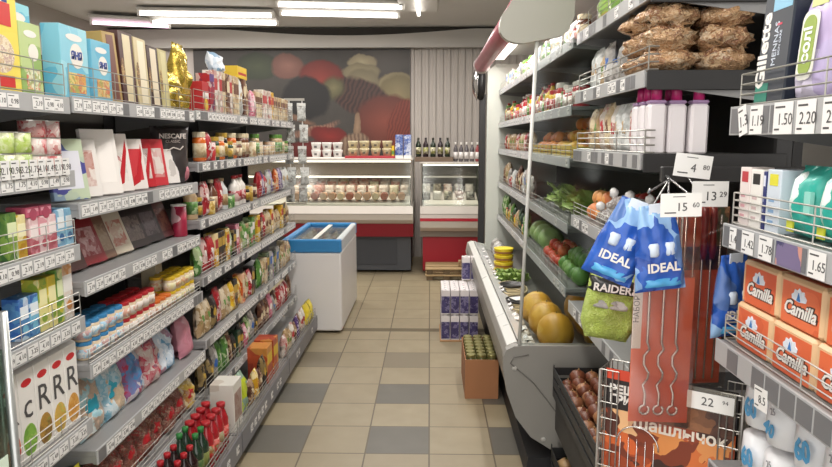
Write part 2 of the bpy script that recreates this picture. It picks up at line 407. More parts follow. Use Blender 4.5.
# ---- mural
def mural_mat():
    m = bpy.data.materials.new('mural_print'); m.use_nodes = True; n = m.node_tree.nodes; L = m.node_tree.links; b = n['Principled BSDF']
    tc = n.new('ShaderNodeTexCoord'); nz = n.new('ShaderNodeTexNoise'); nz.inputs['Scale'].default_value = 5; nz.inputs['Detail'].default_value = 5
    L.new(tc.outputs['Object'], nz.inputs['Vector'])
    ad = n.new('ShaderNodeMixRGB'); ad.blend_type = 'ADD'; ad.inputs[0].default_value = .12
    L.new(tc.outputs['Object'], ad.inputs[1]); L.new(nz.outputs['Color'], ad.inputs[2])
    off = .06
    def blob(prev, px, py, rx, ry, rot, c1, c2, hard=.16, stripes=0, sdir=0):
        p = at(px, py, Y=9.17); s = 9.17 / 665
        mp = n.new('ShaderNodeMapping'); mp.vector_type = 'TEXTURE'; mp.inputs['Location'].default_value = (p.x + off, 9.22, p.z + off)
        mp.inputs['Rotation'].default_value = (0, rot, 0); mp.inputs['Scale'].default_value = (rx * s, 4, ry * s); L.new(ad.outputs[0], mp.inputs['Vector'])
        g = n.new('ShaderNodeTexGradient'); g.gradient_type = 'SPHERICAL'; L.new(mp.outputs[0], g.inputs[0])
        r = n.new('ShaderNodeValToRGB'); r.color_ramp.elements[0].position = 0.0; r.color_ramp.elements[1].position = hard
        L.new(g.outputs['Fac'], r.inputs[0])
        c = n.new('ShaderNodeMixRGB'); c.inputs[1].default_value = lin(c1) + (1,); c.inputs[2].default_value = lin(c2) + (1,)
        if stripes:
            wv = n.new('ShaderNodeTexWave'); wv.inputs['Scale'].default_value = stripes; wv.inputs['Distortion'].default_value = 2; wv.bands_direction = 'X'
            L.new(mp.outputs[0], wv.inputs[0]); L.new(wv.outputs['Fac'], c.inputs[0])
        else:
            L.new(g.outputs['Fac'], c.inputs[0])
        x = n.new('ShaderNodeMixRGB'); L.new(r.outputs[0], x.inputs[0]); L.new(prev, x.inputs[1]); L.new(c.outputs[0], x.inputs[2]); return x.outputs[0]
    bg = n.new('ShaderNodeMixRGB'); bg.inputs[1].default_value = lin('#4b4642') + (1,); bg.inputs[2].default_value = lin('#5f5a55') + (1,); L.new(nz.outputs['Fac'], bg.inputs[0])
    c = bg.outputs[0]
    for a in [(385, 60, 30, 14, 0, '#5d5752', '#6a645f'), (258, 66, 22, 14, 0, '#444a3a', '#596047'), (288, 66, 18, 13, 0, '#7c5a50', '#9a7468'),
              (322, 78, 24, 19, .1, '#7a352c', '#9a4a3e'), (362, 62, 15, 8, 0, '#978d76', '#b8ae94'), (361, 72, 20, 9, 0, '#8a816b', '#a89e82'), (363, 84, 17, 16, 0, '#857c66', '#a0967c'),
              (396, 84, 19, 12, 0, '#93886c', '#b3a88a'), (398, 96, 21, 22, 0, '#82785c', '#a09474')]:
        c = blob(c, *a)
    c = blob(c, 362, 98, 33, 19, .35, '#46322e', '#664a42', stripes=2.4)
    c = blob(c, 333, 88, 12, 14, .3, '#5a5a40', '#8b8466', hard=.4)
    c = blob(c, 306, 98, 26, 22, 0, '#2c2a2a', '#353231')
    c = blob(c, 314, 130, 30, 5, -.25, '#84685a', '#a08070', hard=.4, stripes=3); c = blob(c, 300, 120, 18, 4, .3, '#7a6050', '#8f7664', hard=.4)
    c = blob(c, 330, 136, 22, 10, .2, '#74241f', '#96352c'); c = blob(c, 312, 150, 30, 10, 0, '#6b211c', '#84302a')
    c = blob(c, 387, 122, 33, 29, .1, '#6d3c30', '#97594a'); c = blob(c, 402, 125, 15, 28, .3, '#7a4032', '#93503f', stripes=1.6)
    c = blob(c, 357, 126, 4, 14, 0, '#8d7763', '#a58e78'); c = blob(c, 355, 146, 16, 14, 0, '#7d6858', '#a28d7a', stripes=1.3)
    gm = n.new('ShaderNodeGamma'); gm.inputs[1].default_value = 1.35; L.new(c, gm.inputs[0]); L.new(gm.outputs[0], b.inputs['Base Color']); b.inputs['Roughness'].default_value = .5; return m
a = at(410, 48, Y=9.17)
o = MB().box(-3.2, a.x, 9.165, 9.183, 1.0, 2.83).obj('wall_mural', mural_mat())
tag(o, 'large dark printed photo mural of meat, garlic and red peppers on back wall', 'mural')

# ================================================================ left racks
RAIL = M('#a9a9a9', .35, name='price_rail'); SHELF = M('#8c8b8a', .45, metal=.1, name='shelf_metal'); DARKM = M('#2c2b2b', .55, name='dark_metal')
TAGW = M('#e6e4e1', .5, name='tag_card'); INK = M('#4c4a4a', .6, name='ink'); WIRE = M('#a9a69f', .35, metal=.6, name='wire'); RAILD = M('#6e6e70', .4, name='rail_dark')
PR = ['1.49', '2.19', '0.98', '3.25', '1.75', '4.10']
_tags = {}
def tag_mesh(v, wdt, hgt, price=None):
    k = (v, wdt, hgt, price)
    if k in _tags: return _tags[k]
    m = MB().box(0, .0008, -wdt / 2, wdt / 2, -hgt / 2, hgt / 2); m.slot(1)
    addmesh(m, text_mesh(price or PR[v % 6], hgt * .52), Matrix.Translation((.0009, wdt * .12, -hgt * .05)) @ TX)
    m.box(.0008, .0012, -wdt * .42, wdt * .1, hgt * .32, hgt * .38); m.box(.0008, .0012, -wdt * .42, -wdt * .15, -hgt * .38, -hgt * .32)
    _tags[k] = m.mesh('price_tag', [TAGW, INK]); return _tags[k]
def price_tag(parent, x, y, z, v, wdt=.05, hgt=.020, tilt=0, price=None, roll=0):
    o = bpy.data.objects.new('price_tag', tag_mesh(v, wdt, hgt, price)); COL.objects.link(o); o.parent = parent; o.location = (x, y, z); o.rotation_euler = (roll, tilt, 0); return o
def guard(parent, x, y0, y1, z, h, d=.0, n=4, step=.15, mat=None, r=.0016):
    m = MB()
    for i in range(n): zz = z + h * (i + .3) / (n - .7 + 1e-6) if n > 1 else z + h; m.tube([(x, y0, zz), (x, y1, zz)], r, 4)
    k = max(1, int((y1 - y0) / step))
    for i in range(k + 1): y = y0 + (y1 - y0) * i / k; m.tube([(x, y, z + .001), (x, y, z + h)], r, 4)
    if d:
        for y in (y0, y1):
            for i in range(n): zz = z + h * (i + .3) / (n - .7); m.tube([(x, y, zz), (x - d, y, zz)], r, 4)
    return m.obj('wire_guard', mat or WIRE, parent)
def rack(name, label, cat, loc, rz, L, levels, depth, height, group=None, base=(.06, .16), basecol='#77767a', dirn=1, back=None, seed=0, xbase=.16, dense=.8, kick=True, uprights=True, ends=None):
    """shelf rack, local front at x=0, back at x=-depth, running 0..L along y. level: (z_bottom, lip, guard_h, tag density, drop)"""
    r = empty(name, loc, rz); rnd = random.Random(seed)
    MB().box(-depth - .03, -depth, 0.004, L - .004, .08, height).obj('back_panel', back or M('#37342f', .7, name='rack_back'), r)
    if uprights:
        for y in (.012, L - .012): MB().box(-depth + .002, -depth + .05, y - .011, y + .011, 0, height, .002).obj('upright', DARKM, r)
    if kick:
        MB().box(-depth + .052, xbase - .03, .006, L - .006, 0, base[0]).obj('plinth', M('#4a4846', .6), r)
        s = MB().box(-depth + .052, xbase, .003, L - .003, base[0], base[1], .003).obj('base_shelf', SHELF, r)
        MB().box(xbase, xbase + .006, .003, L - .003, base[0] + .005, base[1] + .015, .001).obj('price_rail', M(basecol, .4), s)
        y = .1
        while y < L - .06:
            if rnd.random() < dense * .5: price_tag(s, xbase + .0065, y, (base[0] + base[1]) / 2 + .01, rnd.randrange(6), .045, .04)
            y += .075
    for zb, lip, gh, dn in levels:
        s = MB().box(-depth + .052, -.002, .003, L - .003, zb + lip - .02, zb + lip, .002); s.box(-.012, -.002, .003, L - .003, zb, zb + lip - .02)
        for y in (.006, L - .012): s.prism([(-depth + .052, zb + lip - .02), (-.012, zb + lip - .02), (-.012, zb + .004), (-depth + .052, zb - .05)], y, y + .005, 'y')
        s = s.obj('shelf', SHELF, r)
        MB().box(-.002, .004, .003, L - .003, zb - .002, zb + lip + .003, .001).obj('price_rail', RAIL, s)
        y = .035
        while y < L - .03:
            if rnd.random() < dn: price_tag(s, .0048, y + rnd.uniform(-.003, .003), zb + lip / 2, rnd.randrange(6), .048, lip * .8)
            elif rnd.random() < .5: MB().box(.0042, .005, y - .024, y + .024, zb + .002, zb + lip - .002).obj('rail_insert', RAILD, s)
            y += .055
        if gh: guard(s, -.006, .01, L - .01, zb + lip, gh)
    return tag(r, label, cat, group)
LX = -1.1
def shelves(zs, lip=.042, gh=None, dn=.8): return [(z, lip, (gh or {}).get(i, 0), dn) for i, z in enumerate(zs)]
A_Z = [1.70, 1.48, 1.25, 1.02, .68, .36]; B_Z = [1.705, 1.375, 1.125, .85, .555, .30]; C_Z = [1.715, 1.47, 1.195, .915, .60, .315]
rack('shelving_rack', 'nearest grey shelving rack on the left, with cereal and juice cartons', 'shelf rack', (LX, .95, 0), 0, 1.09, shelves(A_Z, .045, {0: .1, 2: .08, 3: .08, 4: .07}, .95), .42, 1.95, 'left wall shelving racks', seed=3)
rack('shelving_rack', 'second grey shelving rack on the left, with chocolate boxes and puree jars', 'shelf rack', (LX, 2.05, 0), 0, 1.075, shelves(B_Z, .046, {0: .1, 3: .05, 5: .07}, .85), .42, 1.95, 'left wall shelving racks', seed=5)
rack('shelving_rack', 'third grey shelving rack on the left, with coffee, tins and pasta', 'shelf rack', (LX, 3.135, 0), 0, 1.12, shelves(C_Z, .042, {0: .1, 3: .06, 5: .08}, .75), .42, 1.95, 'left wall shelving racks', seed=7, dense=.5)
rack('shelving_rack', 'farthest grey shelving rack on the left, ending beside the white freezer', 'shelf rack', (LX, 4.265, 0), 0, 1.11, shelves(C_Z, .042, {0: .1, 1: .07, 2: .07, 3: .07, 4: .08, 5: .08}, .75), .42, 1.95, 'left wall shelving racks', seed=9, dense=.5)
# base wire guards
for y0, L_ in ((2.07, 1.04), (3.15, 1.09), (4.28, 1.08)):
    o = guard(None, LX + .15, y0, y0 + L_, .165, .075, n=4, r=.002); o.name = 'wire_guard'
    tag(o, 'low chrome wire guard on the bottom shelf of the ' + {2.07: 'second', 3.15: 'third', 4.28: 'farthest'}[y0] + ' left rack', 'wire guard', 'bottom shelf guards')
# near post and glass pane at the left picture edge
p = at(14, 380, X=-1.02)
r = empty('glass_partition', (-1.03, p.y - .005, 0))
m = MB(); m.smooth = True; m.tube([(0, 0, 0), (0, 0, 1.21)], .011, 10); m.obj('post', M('#b8bab8', .3, metal=.7), r)
MB().box(-.008, .0, -.62, -.014, .35, 1.12).obj('glass_pane', GLASS('#b9cfc4', .3), r)
MB().box(.001, .002, -.1, -.03, .78, .86).obj('price_sticker', M('#dff0dc', .5), r)
tag(r, 'low glass partition with a steel post at the left picture edge', 'partition')

# ================================================================ chest freezer
FX0, FX1, FY0, FY1, FT = -1.235, -.735, 5.43, 6.62, .80
r = empty('chest_freezer', ((FX0 + FX1) / 2, (FY0 + FY1) / 2, 0)); hx, hy = (FX1 - FX0) / 2, (FY1 - FY0) / 2
WH = M('#dddad8', .35, name='enamel')
MB().box(-hx + .004, hx - .004, -hy + .004, hy - .004, .02, FT - .11, .012).obj('body', WH, r)
for sx in (-1, 1):
    for sy in (-1, 1): MB().lathe([(.02, 0), (.024, .02), (.02, .05)], 8, c=(sx * (hx - .06), sy * (hy - .08))).obj('foot', M('#2b2b2b', .6), r)
mb = MB()
for a in ((-hx, hx, -hy, -hy + .06), (-hx, hx, hy - .06, hy)): mb.box(a[0], a[1], a[2], a[3], FT - .11, FT, .01)
mb.box(-hx, -hx + .05, -hy + .06, hy - .06, FT - .11, FT, .01)
mb.obj('rim', M('#2f7fb8', .35, name='blue_rim'), r)
MB().box(hx - .055, hx, -hy + .06, hy - .06, FT - .11, FT, .01).obj('side_rim', M('#c9cfd2', .35), r)
MB().box(-hx + .05, hx - .055, -hy + .06, hy - .06, FT - .13, FT - .118).obj('inner_floor', WH, r)
MB().box(-hx + .05, hx - .055, -hy + .06, hy - .06, FT - .03, FT - .024).obj('glass_lid', GLASS('#e6f0f4', .2), r)
MB().box(-.02, .02, -hy + .08, hy - .08, FT - .024, FT - .012, .003).obj('lid_handle', M('#d8d4cc', .4), r)
tag(r, 'white chest freezer with blue rim and glass top at the aisle end', 'freezer')

# ================================================================ deli counters
def counter(name, x0, x1, label, red_base, zt, interior):
    r = empty(name, ((x0 + x1) / 2, 8.3, 0)); a, b = x0 - (x0 + x1) / 2, x1 - (x0 + x1) / 2
    base = M('#4b4d52', .5) if not red_base else M('#a5182a', .45, name='red_panel'); Y = lambda y: y - 8.3
    if red_base:
        MB().box(a + .03, b - .03, Y(8.03), Y(8.8), .03, .45, .004).obj('base_panel', base, r)
    else:
        MB().box(a + .03, b - .03, Y(8.05), Y(8.8), .03, .45, .004).obj('base_panel', base, r)
        MB().box(a + .15, b - .2, Y(8.044), Y(8.049), .1, .42, .002).obj('vent_panel', M('#3d3f45', .5), r)
    MB().prism([(Y(7.97), .46), (Y(7.93), .62), (Y(8.7), .62), (Y(8.7), .46)] if not red_base else [(Y(8.0), .455), (Y(7.97), .53), (Y(8.7), .53), (Y(8.7), .455)], a, b, 'x').obj('lower_bumper', M('#8a1426', .45) if not red_base else M('#8e8580', .5), r)
    z0 = .625 if not red_base else .535
    prof = [(Y(7.93), z0), (Y(7.86), z0 + .05), (Y(7.84), z0 + .12), (Y(7.87), .84), (Y(8.7), .84), (Y(8.7), z0)]
    MB().prism(prof, a, b, 'x').obj('bumper', M('#d3cbc2', .4, name='cream_panel'), r)
    if red_base: MB().box(a, b, Y(7.832), Y(7.842), .665, .70).obj('red_stripe', M('#b01c2e', .4), r)
    MB().box(a, b, Y(7.835), Y(7.845), .745, .753).obj('seam_line', M('#9b928a', .5), r)
    for x in (a + .005, b - .02):
        MB().prism([(Y(7.87), .842), (Y(8.0), zt), (Y(8.75), zt), (Y(8.75), .842)], x, x + .015, 'x').obj('end_glass', GLASS('#dfe6e2', .15), r)
        m = MB(); m.tube([(x + .007, Y(7.875), .845), (x + .007, Y(8.0), zt)], .012, 6); m.obj('corner_post', M('#a39c94', .35, metal=.6), r)
    MB().prism([(Y(7.875), .845), (Y(7.98), zt - .02), (Y(7.986), zt - .02), (Y(7.881), .845)], a + .03, b - .03, 'x').obj('front_glass', GLASS('#e9ece8', .04), r)
    MB().box(a, b, Y(7.97), Y(8.72), zt - .02, zt, .004).obj('top_shelf', M('#c7bfb6', .4), r)
    MB().box(a, b, Y(8.72), Y(8.76), .45, zt - .022).obj('back_wall', interior, r)
    MB().box(a + .03, b - .03, Y(8.02), Y(8.05), zt - .045, zt - .025, .003).obj('light_strip', M('#fff4ea', .5, emit=2.2, name='strip'), r)
    MB().box(a + .04, b - .04, Y(8.3), Y(8.7), 1.165, 1.173).obj('inner_glass_shelf', GLASS('#f0ece6', .25), r)
    MB().box(a + .04, b - .04, Y(8.29), Y(8.3), 1.155, 1.178).obj('shelf_edge', M('#fff4ea', .5, emit=1.0, name='strip2') if not red_base else M('#b9b4ae', .3, metal=.5), r)
    MB().prism([(Y(7.9), .842), (Y(8.7), .842), (Y(8.7), 1.02), (Y(7.9), .86)], a + .04, b - .04, 'x').obj('display_deck', M('#d9d2ca', .5), r)
    l = area('strip_light', (0, Y(8.1), zt - .06), (b - a) * .9, .08, 7 if not red_base else 2.2, col=(1, .88, .78)); l.parent = r
    return tag(r, label, 'counter')
counter('deli_counter', -2.6, -.2, 'wide cream and red deli counter with dark grey base at the back left', False, 1.40, M('#c9b8a8', .5))
counter('deli_counter', -.115, .62, 'narrower cream deli counter with bright red base at the back right', True, 1.36, M('#8d8782', .4, metal=.3))
# ================================================================ right: refrigerated case
CY0, CY1, RX = 3.05, 6.35, .65
r = empty('refrigerated_case', (.9, (CY0 + CY1) / 2, 0)); ex, ey = .9, (CY0 + CY1) / 2
GREY = M('#8f8c86', .42, name='case_grey'); PALE = M('#c3c6bd', .45, name='case_pale')
def E3(pts, y0, y1, name, mat, par=r, sm=False):
    return MB().prism([(x - ex, z) for x, z in pts], y0 - ey, y1 - ey, 'y').obj(name, mat, par)
low = [(1.25, .12), (.74, .115), (.60, .13), (.49, .2), (.415, .3), (.372, .42), (.352, .53), (.350, .6), (.365, .635), (.40, .652), (.46, .655), (1.25, .655)]
ep = E3(low, CY0, CY0 + .05, 'end_panel', GREY)
groove = [(.40, .60), (.385, .57), (.42, .54), (.50, .47), (.60, .34), (.68, .22), (.74, .15)]
m = MB(); m.smooth = True; m.tube([(.47 - ex, CY0 - ey - .001, .612)] + [(x - ex, CY0 - ey - .001, z) for x, z in groove], .0035, 5); m.obj('groove', M('#6f6c67', .5), ep)
for x, z in ((.405, .545), (.55, .19)):
    m = MB(); m.T = Matrix.Translation((x - ex, CY0 - ey, z)) @ Matrix.Rotation(PI / 2, 4, 'X'); m.lathe([(.012, 0), (.01, .004), (.004, .006)], 10); m.obj('screw_cover', M('#b5b2ac', .4), ep)
E3([(1.25, .09), (.48, .09), (.47, .0), (1.25, .0)], CY0 + .01, CY1, 'plinth', M('#232326', .6))
front = [(.80, .12), (.60, .14), (.49, .21), (.42, .31), (.378, .42), (.358, .53), (.356, .6), (.372, .635), (.41, .652), (.43, .64), (.435, .60), (.46, .57), (1.24, .57), (1.24, .12)]
E3(front, CY0 + .052, CY1, 'lower_body', GREY)
E3([(.374, .64), (.41, .656), (.418, .66), (.424, .656), (.424, .652), (.40, .646)], CY0 + .06, CY1 - .01, 'bumper_rail', M('#d0d0cc', .3))
rl = E3([(.43, .655), (.52, .60), (.523, .604), (.433, .659)], CY0 + .06, CY1 - .01, 'front_price_rail', M('#c8c8c6', .3))
rnd = random.Random(4); y = CY0 + .2
while y < CY1 - .3:
    t = bpy.data.objects.new('price_tag', tag_mesh(rnd.randrange(6), .05, .04)); COL.objects.link(t); t.parent = rl; t.location = (.475 - ex, y - ey, .636); t.rotation_euler = (0, -math.radians(58), PI); y += rnd.choice((.09, .14, .3))
E3([(1.2, .12), (1.25, .12), (1.25, 2.3), (1.2, 2.3)], CY0 + .052, CY1, 'back_panel', M('#4c4a48', .6))
E3([(.62, .1), (1.26, .1), (1.26, 2.32), (.62, 2.32), (.535, 2.26), (.535, .62), (.40, .652), (.365, .635), (.35, .55), (.42, .3), (.5, .2)], CY1, CY1 + .05, 'far_end_panel', PALE)
can = [(.306, 2.12), (.309, 2.095), (.322, 2.075), (.342, 2.059), (.37, 2.049), (.41, 2.045), (.50, 2.06), (.585, 2.078), (.615, 2.105), (.635, 2.16), (.64, 2.45), (.44, 2.45), (.40, 2.30), (.345, 2.205), (.315, 2.165)]
E3(can, CY0, CY0 + .05, 'canopy_end_panel', M('#a19f95', .4))
E3([(.5, 2.40), (1.25, 2.40), (1.25, 2.46), (.5, 2.46)], CY0 + .052, CY1, 'canopy', M('#c2c0ba', .5))
m = MB(); m.smooth = True; m.tube([(.462 - ex, CY0 + .06 - ey, 2.285), (.462 - ex, CY1 - .25 - ey, 2.285)], [.066, .066], 14); m.obj('canopy_bar', M('#96505a', .35, name='pink_bar'), r)
m = MB(); m.smooth = True; m.T = Matrix.Translation((.462 - ex, CY1 - .25 - ey, 2.285)) @ Matrix.Rotation(-PI / 2, 4, 'X'); m.lathe([(.074, 0), (.076, .06), (.06, .1), (.02, .115)], 14); m.obj('bar_end_cap', M('#b5a6a4', .4), r)
E3([(.56, 2.335), (.66, 2.335), (.66, 2.355), (.56, 2.355)], CY0 + .3, CY1 - .2, 'case_lamp', M('#fff6ec', .5, emit=4, name='strip3'))
l = area('case_light', (.56 - ex, 0, 2.30), .08, 3.0, 20, (0, math.radians(0), 0)); l.parent = r
a, b = at(538, 42, Y=3.04), at(520, 350, Y=3.04)
m = MB(); m.smooth = True; m.tube([(a.x - ex, CY0 + .02 - ey, 2.06), (b.x - ex, CY0 + .02 - ey, .655)], .0085, 8); m.obj('glass_edge_strip', M('#d5d5d0', .35), r)
MB().prism([(a.x - ex + .008, 2.05), (b.x - ex + .008, .657), (1.2 - ex, .657), (1.2 - ex, 2.05)], CY0 + .018 - ey, CY0 + .024 - ey, 'y').obj('side_glass', GLASS('#e8ecea', .07), r)
CZ = [2.035, 1.735, 1.495, 1.185, .88]
for zb in CZ:
    s = MB(); s.box(RX - ex, 1.2 - ex, CY0 + .06 - ey, CY1 - .01 - ey, zb + .02, zb + .038, .002)
    for yy in (CY0 + .09, CY0 + 1.1, CY0 + 2.2, CY1 - .03): s.prism([(RX + .004 - ex, zb + .02), (1.2 - ex, zb + .02), (1.2 - ex, zb - .05), (RX + .004 - ex, zb + .002)], yy - ey, yy + .006 - ey, 'y')
    s = s.obj('shelf', SHELF, r)
    MB().box(RX - .006 - ex, RX - ex, CY0 + .06 - ey, CY1 - .01 - ey, zb - .004, zb + .044, .001).obj('price_rail', M('#b3b4b6', .3), s)
    y = CY0 + .12
    while y < CY1 - .1:
        if rnd.random() < .45:
            t = bpy.data.objects.new('price_tag', tag_mesh(rnd.randrange(6), .048, .034)); COL.objects.link(t); t.parent = s; t.location = (RX - .0065 - ex, y - ey, zb + .02); t.rotation_euler = (0, 0, PI)
        y += .11
    guard(s, RX + .006 - ex, CY0 + .08 - ey, CY1 - .03 - ey, zb + .04, .06, n=3, step=.12)
tag(r, 'long open refrigerated produce case with rounded grey end panel, right side', 'refrigerated case')
# mirror pole beside the case
r = empty('mirror_pole', (.50, 6.46, 0))
MB().box(-.03, .03, -.018, .018, 0, 2.05, .003).obj('pole', M('#262525', .5), r)
m = MB(); m.smooth = True; m.T = Matrix.Translation((-.03, 0, 2.16)) @ Matrix.Rotation(PI / 2, 4, 'Y') @ Matrix.Diagonal((1, .8, 1, 1)); m.lathe([(.03, -.04), (.13, -.035), (.17, 0), (.165, .03), (.1, .05)], 18); m.obj('mirror_housing', M('#1f1e1f', .4), r)
m = MB(); m.smooth = True; m.T = Matrix.Translation((-.075, 0, 2.16)) @ Matrix.Rotation(PI / 2, 4, 'Y') @ Matrix.Diagonal((1, .8, 1, 1)); m.lathe([(.03, -.03), (.1, -.02), (.14, 0), (.165, .012), (.17, .02)], 18); m.obj('mirror', M('#c8c8c8', .1, metal=.9), r)
tag(r, 'black pole with a round black mirror head beside the refrigerated case', 'mirror pole')

# ================================================================ right: shelf racks (local front faces the aisle after a half turn)
D_Z = [2.035, 1.78, 1.53, 1.235, .83]
DR = rack('shelving_rack', 'dark ended shelving rack on the right, with nut bags and bottles', 'shelf rack', (RX, 3.04, 0), PI, .97, [(D_Z[0], .045, .07, .25), (D_Z[1], .045, 0, .3), (D_Z[2], .045, 0, .12), (D_Z[3], .045, .06, .35), (D_Z[4], .05, .0, .35)], .46, 2.4, seed=11, base=(.02, .08), xbase=-.02, dense=.2, kick=False, back=M('#252424', .7))
for c in DR.children:
    if c.name.startswith('shelf'):
        zc = max(v.co.z for v in c.data.vertices)
        MB().box(-.44, -.004, .9705, .976, zc - .055, zc + .004, .002).obj('end_bracket', DARKM, c)
for k in (1, 2): guard([c for c in DR.children if c.name.startswith('shelf')][k], -.01, .02, .965, D_Z[k] + .045, .075, d=.03, n=4, step=.24, r=.0025)
E_Z = [(1.632, .055), (1.39, .047), (1.128, .047), (.84, .047), (.5, .047)]
rack('shelving_rack', 'nearest right shelving rack, with wipes, cotton pads and orange napkins', 'shelf rack', (RX, 1.47, 0), PI, .95, [(z, l, 0, .0) for z, l in E_Z], .42, 2.2, seed=13, base=(.02, .08), xbase=-.02, dense=0, back=M('#1e1d1d', .7))
ER = [o for o in bpy.data.objects if o.name.startswith('shelving_rack')][-1]
ES = sorted([c for c in ER.children if c.name.startswith('shelf')], key=lambda c: -max(v.co.z for v in c.data.vertices))
def etag(k, pxs, price, wdt, hgt, roll=0, zoff=0):
    y = RX * 665 / (pxs - 430)
    price_tag(ES[k], .0055, 1.47 - y, E_Z[k][0] + E_Z[k][1] / 2 + zoff, 0, wdt, hgt, price=price, roll=roll)
etag(0, 738, '1.3', .035, .06, .25); etag(0, 751, '1.19', .05, .056); etag(0, 777, '1.50', .065, .058); etag(0, 799, '2.20', .058, .058); etag(0, 826, '2.45', .06, .058)
etag(1, 736, '1.4', .03, .044); etag(1, 751, '1.42', .05, .046); etag(1, 769, '1.78', .05, .046); etag(1, 822, '1.65', .05, .046)
etag(2, 776, '8.5', .05, .044, .08, -.03)
guard(ES[0], -.012, .012, .935, E_Z[0][0] + .055, .07, d=.05, n=4, step=.3, r=.0017); guard(ES[1], -.012, .012, .935, E_Z[1][0] + .047, .07, d=.05, n=5, step=.3, r=.0017); guard(ES[2], -.012, .012, .935, E_Z[2][0] + .047, .06, d=.05, n=4, step=.3, r=.0017)
# promo strip on the rail
MB().box(.0045, .0055, 1.47 - 1.235, 1.47 - 1.15, E_Z[1][0] + .001, E_Z[1][0] + .045).obj('promo_strip', PK(['#3b3a5c', '#8a7a9a', '#c98f80'], 14, smooth=True), ES[1])
# ================================================================ products
yl = lambda px, X=1.12: X * 665 / (430 - px)
yr = lambda px, X=.67: X * 665 / (px - 430)
CL = {'red': ('#b02a30', '#8c1c26', '#e6ddd6'), 'yellow': ('#d9b62e', '#c98f22', '#efe6c4'), 'gold': ('#b8963c', '#8d6d28', '#dcc98a'), 'green': ('#5d8a3c', '#3d6a34', '#cfdcb0'),
      'dark green': ('#2f4a34', '#1f3326', '#a8b890'), 'blue': ('#2f5fa6', '#21407c', '#dfe6f0'), 'light blue': ('#7fb9d2', '#4f93bb', '#e8f1f4'), 'white': ('#e2dcd4', '#b9a99a', '#a83a3a'),
      'cream': ('#d6c8a8', '#b39870', '#8e5a3c'), 'brown': ('#6a4230', '#4a2c22', '#c3a684'), 'black': ('#26211f', '#3a3230', '#a88f5a'), 'orange': ('#d0692a', '#b5461f', '#efd9b4'),
      'pink': ('#d68a9c', '#b9566e', '#f0dfe2'), 'purple': ('#5c3f7c', '#3f2a5c', '#cfc3dd'), 'grey': ('#a8a49e', '#7d7a76', '#d6d3ce'), 'tan': ('#b99f7a', '#94774f', '#e2d6bf'), 'clear': ('#c9cbc8', '#a7aaa6', '#e9ebe8')}
def pm(c, sc_=24, bump=0.0, rough=.38): return PK(CL[c], sc_, rough, bump=bump)
WHT = M('#e6e2dc', .45); BLK = M('#1e1c1c', .45); REDC = M('#a82028', .4); GRN = M('#2f7a3c', .4); GOLD = M('#b8963c', .3, metal=.7); LIDR = M('#b02a30', .35); LIDY = M('#d8b52e', .35); LIDB = M('#3f86b8', .35); LIDO = M('#cf6a2a', .35)
ALT = {'red': 'white', 'yellow': 'red', 'gold': 'brown', 'green': 'white', 'dark green': 'gold', 'blue': 'white', 'light blue': 'orange', 'white': 'red', 'cream': 'brown', 'brown': 'cream', 'black': 'gold', 'orange': 'cream', 'pink': 'white', 'purple': 'white', 'grey': 'blue', 'tan': 'green', 'clear': 'tan'}
def solid(c): return M(CL[c][0], .42)
def gen(kind, c, w, d, h):
    """a builder for a small grocery product of a kind and colour"""
    a = ALT[c]
    if kind == 'carton': return f_carton('carton', w, d, h, pm(c), solid(a), (.55, .82), solid(ALT[a]))
    if kind == 'box': return f_carton('box', w, d, h, pm(c, 18), solid(a), (.2, .4))
    if kind == 'packet': return f_bag('packet', w, d, h, pm(c, 22, .3), solid(a), seed=len(c) + int(h * 100))
    if kind == 'bottle': return f_bottle('bottle', min(w, d) / 2, h, M(CL[c][0], .15, coat=.4), solid(a), pm(a, 30))
    if kind == 'jar': return f_jar('jar', min(w, d) / 2, h, M(CL[c][0], .2, coat=.3), solid(a), pm(a, 30))
    if kind == 'can': return f_can('can', min(w, d) / 2, h, pm(c, 26), M('#b9b6b0', .3, metal=.8))
    if kind == 'tub': return f_jar('tub', min(w, d) / 2, h, pm(c), solid(a), None, .12)
SZ = {'carton': (.06, .06, .17), 'box': (.09, .07, .13), 'packet': (.078, .05, .17), 'bottle': (.068, .068, .2), 'jar': (.068, .068, .13), 'can': (.072, .072, .1), 'tub': (.08, .08, .1)}
_seen = set()
def uniq(l):
    assert l not in _seen, l
    if len(l.split()) > 16: print('LONG', l)
    _seen.add(l); return l
def fill(side, xf, z, y0, y1, hmax, mix, phrase, seed, group, hmin=.6, depth2=0, dir_='near'):
    """mix: list of (kind, colour, weight, repeat)"""
    rnd = random.Random(seed); y = y0; n = 0; items = []
    while True:
        k, c, wt, rep = rnd.choices(mix, [m[2] for m in mix])[0]
        w, d, h = SZ[k]; q = rnd.choice((.85, 1, 1.12)); h2 = min(hmax, h * q)
        h2 = max(h2, hmax * hmin) if k in ('carton', 'packet', 'bottle', 'box') else h2; h2 = round(h2 * 40) / 40
        h2 = min(h2, hmax)
        done = False
        for i in range(rnd.randint(1, rep)):
            if y + w > y1: done = True; break
            o = proto(f'{k}|{c}|{h2:.3f}|{w}', gen(k, c, w, d, h2))
            lb = uniq(f'{c} {k} on {phrase}, {ordw(n)} product from near end')
            put(o, (xf - side * (d / 2 + rnd.uniform(.0, .012)), y + w / 2, z), (0 if side > 0 else PI) + rnd.uniform(-.06, .06), 0, lb, k, group); n += 1
            if depth2:
                pass
            y += w + .005
        if done: break
    return n
XL = LX - .018
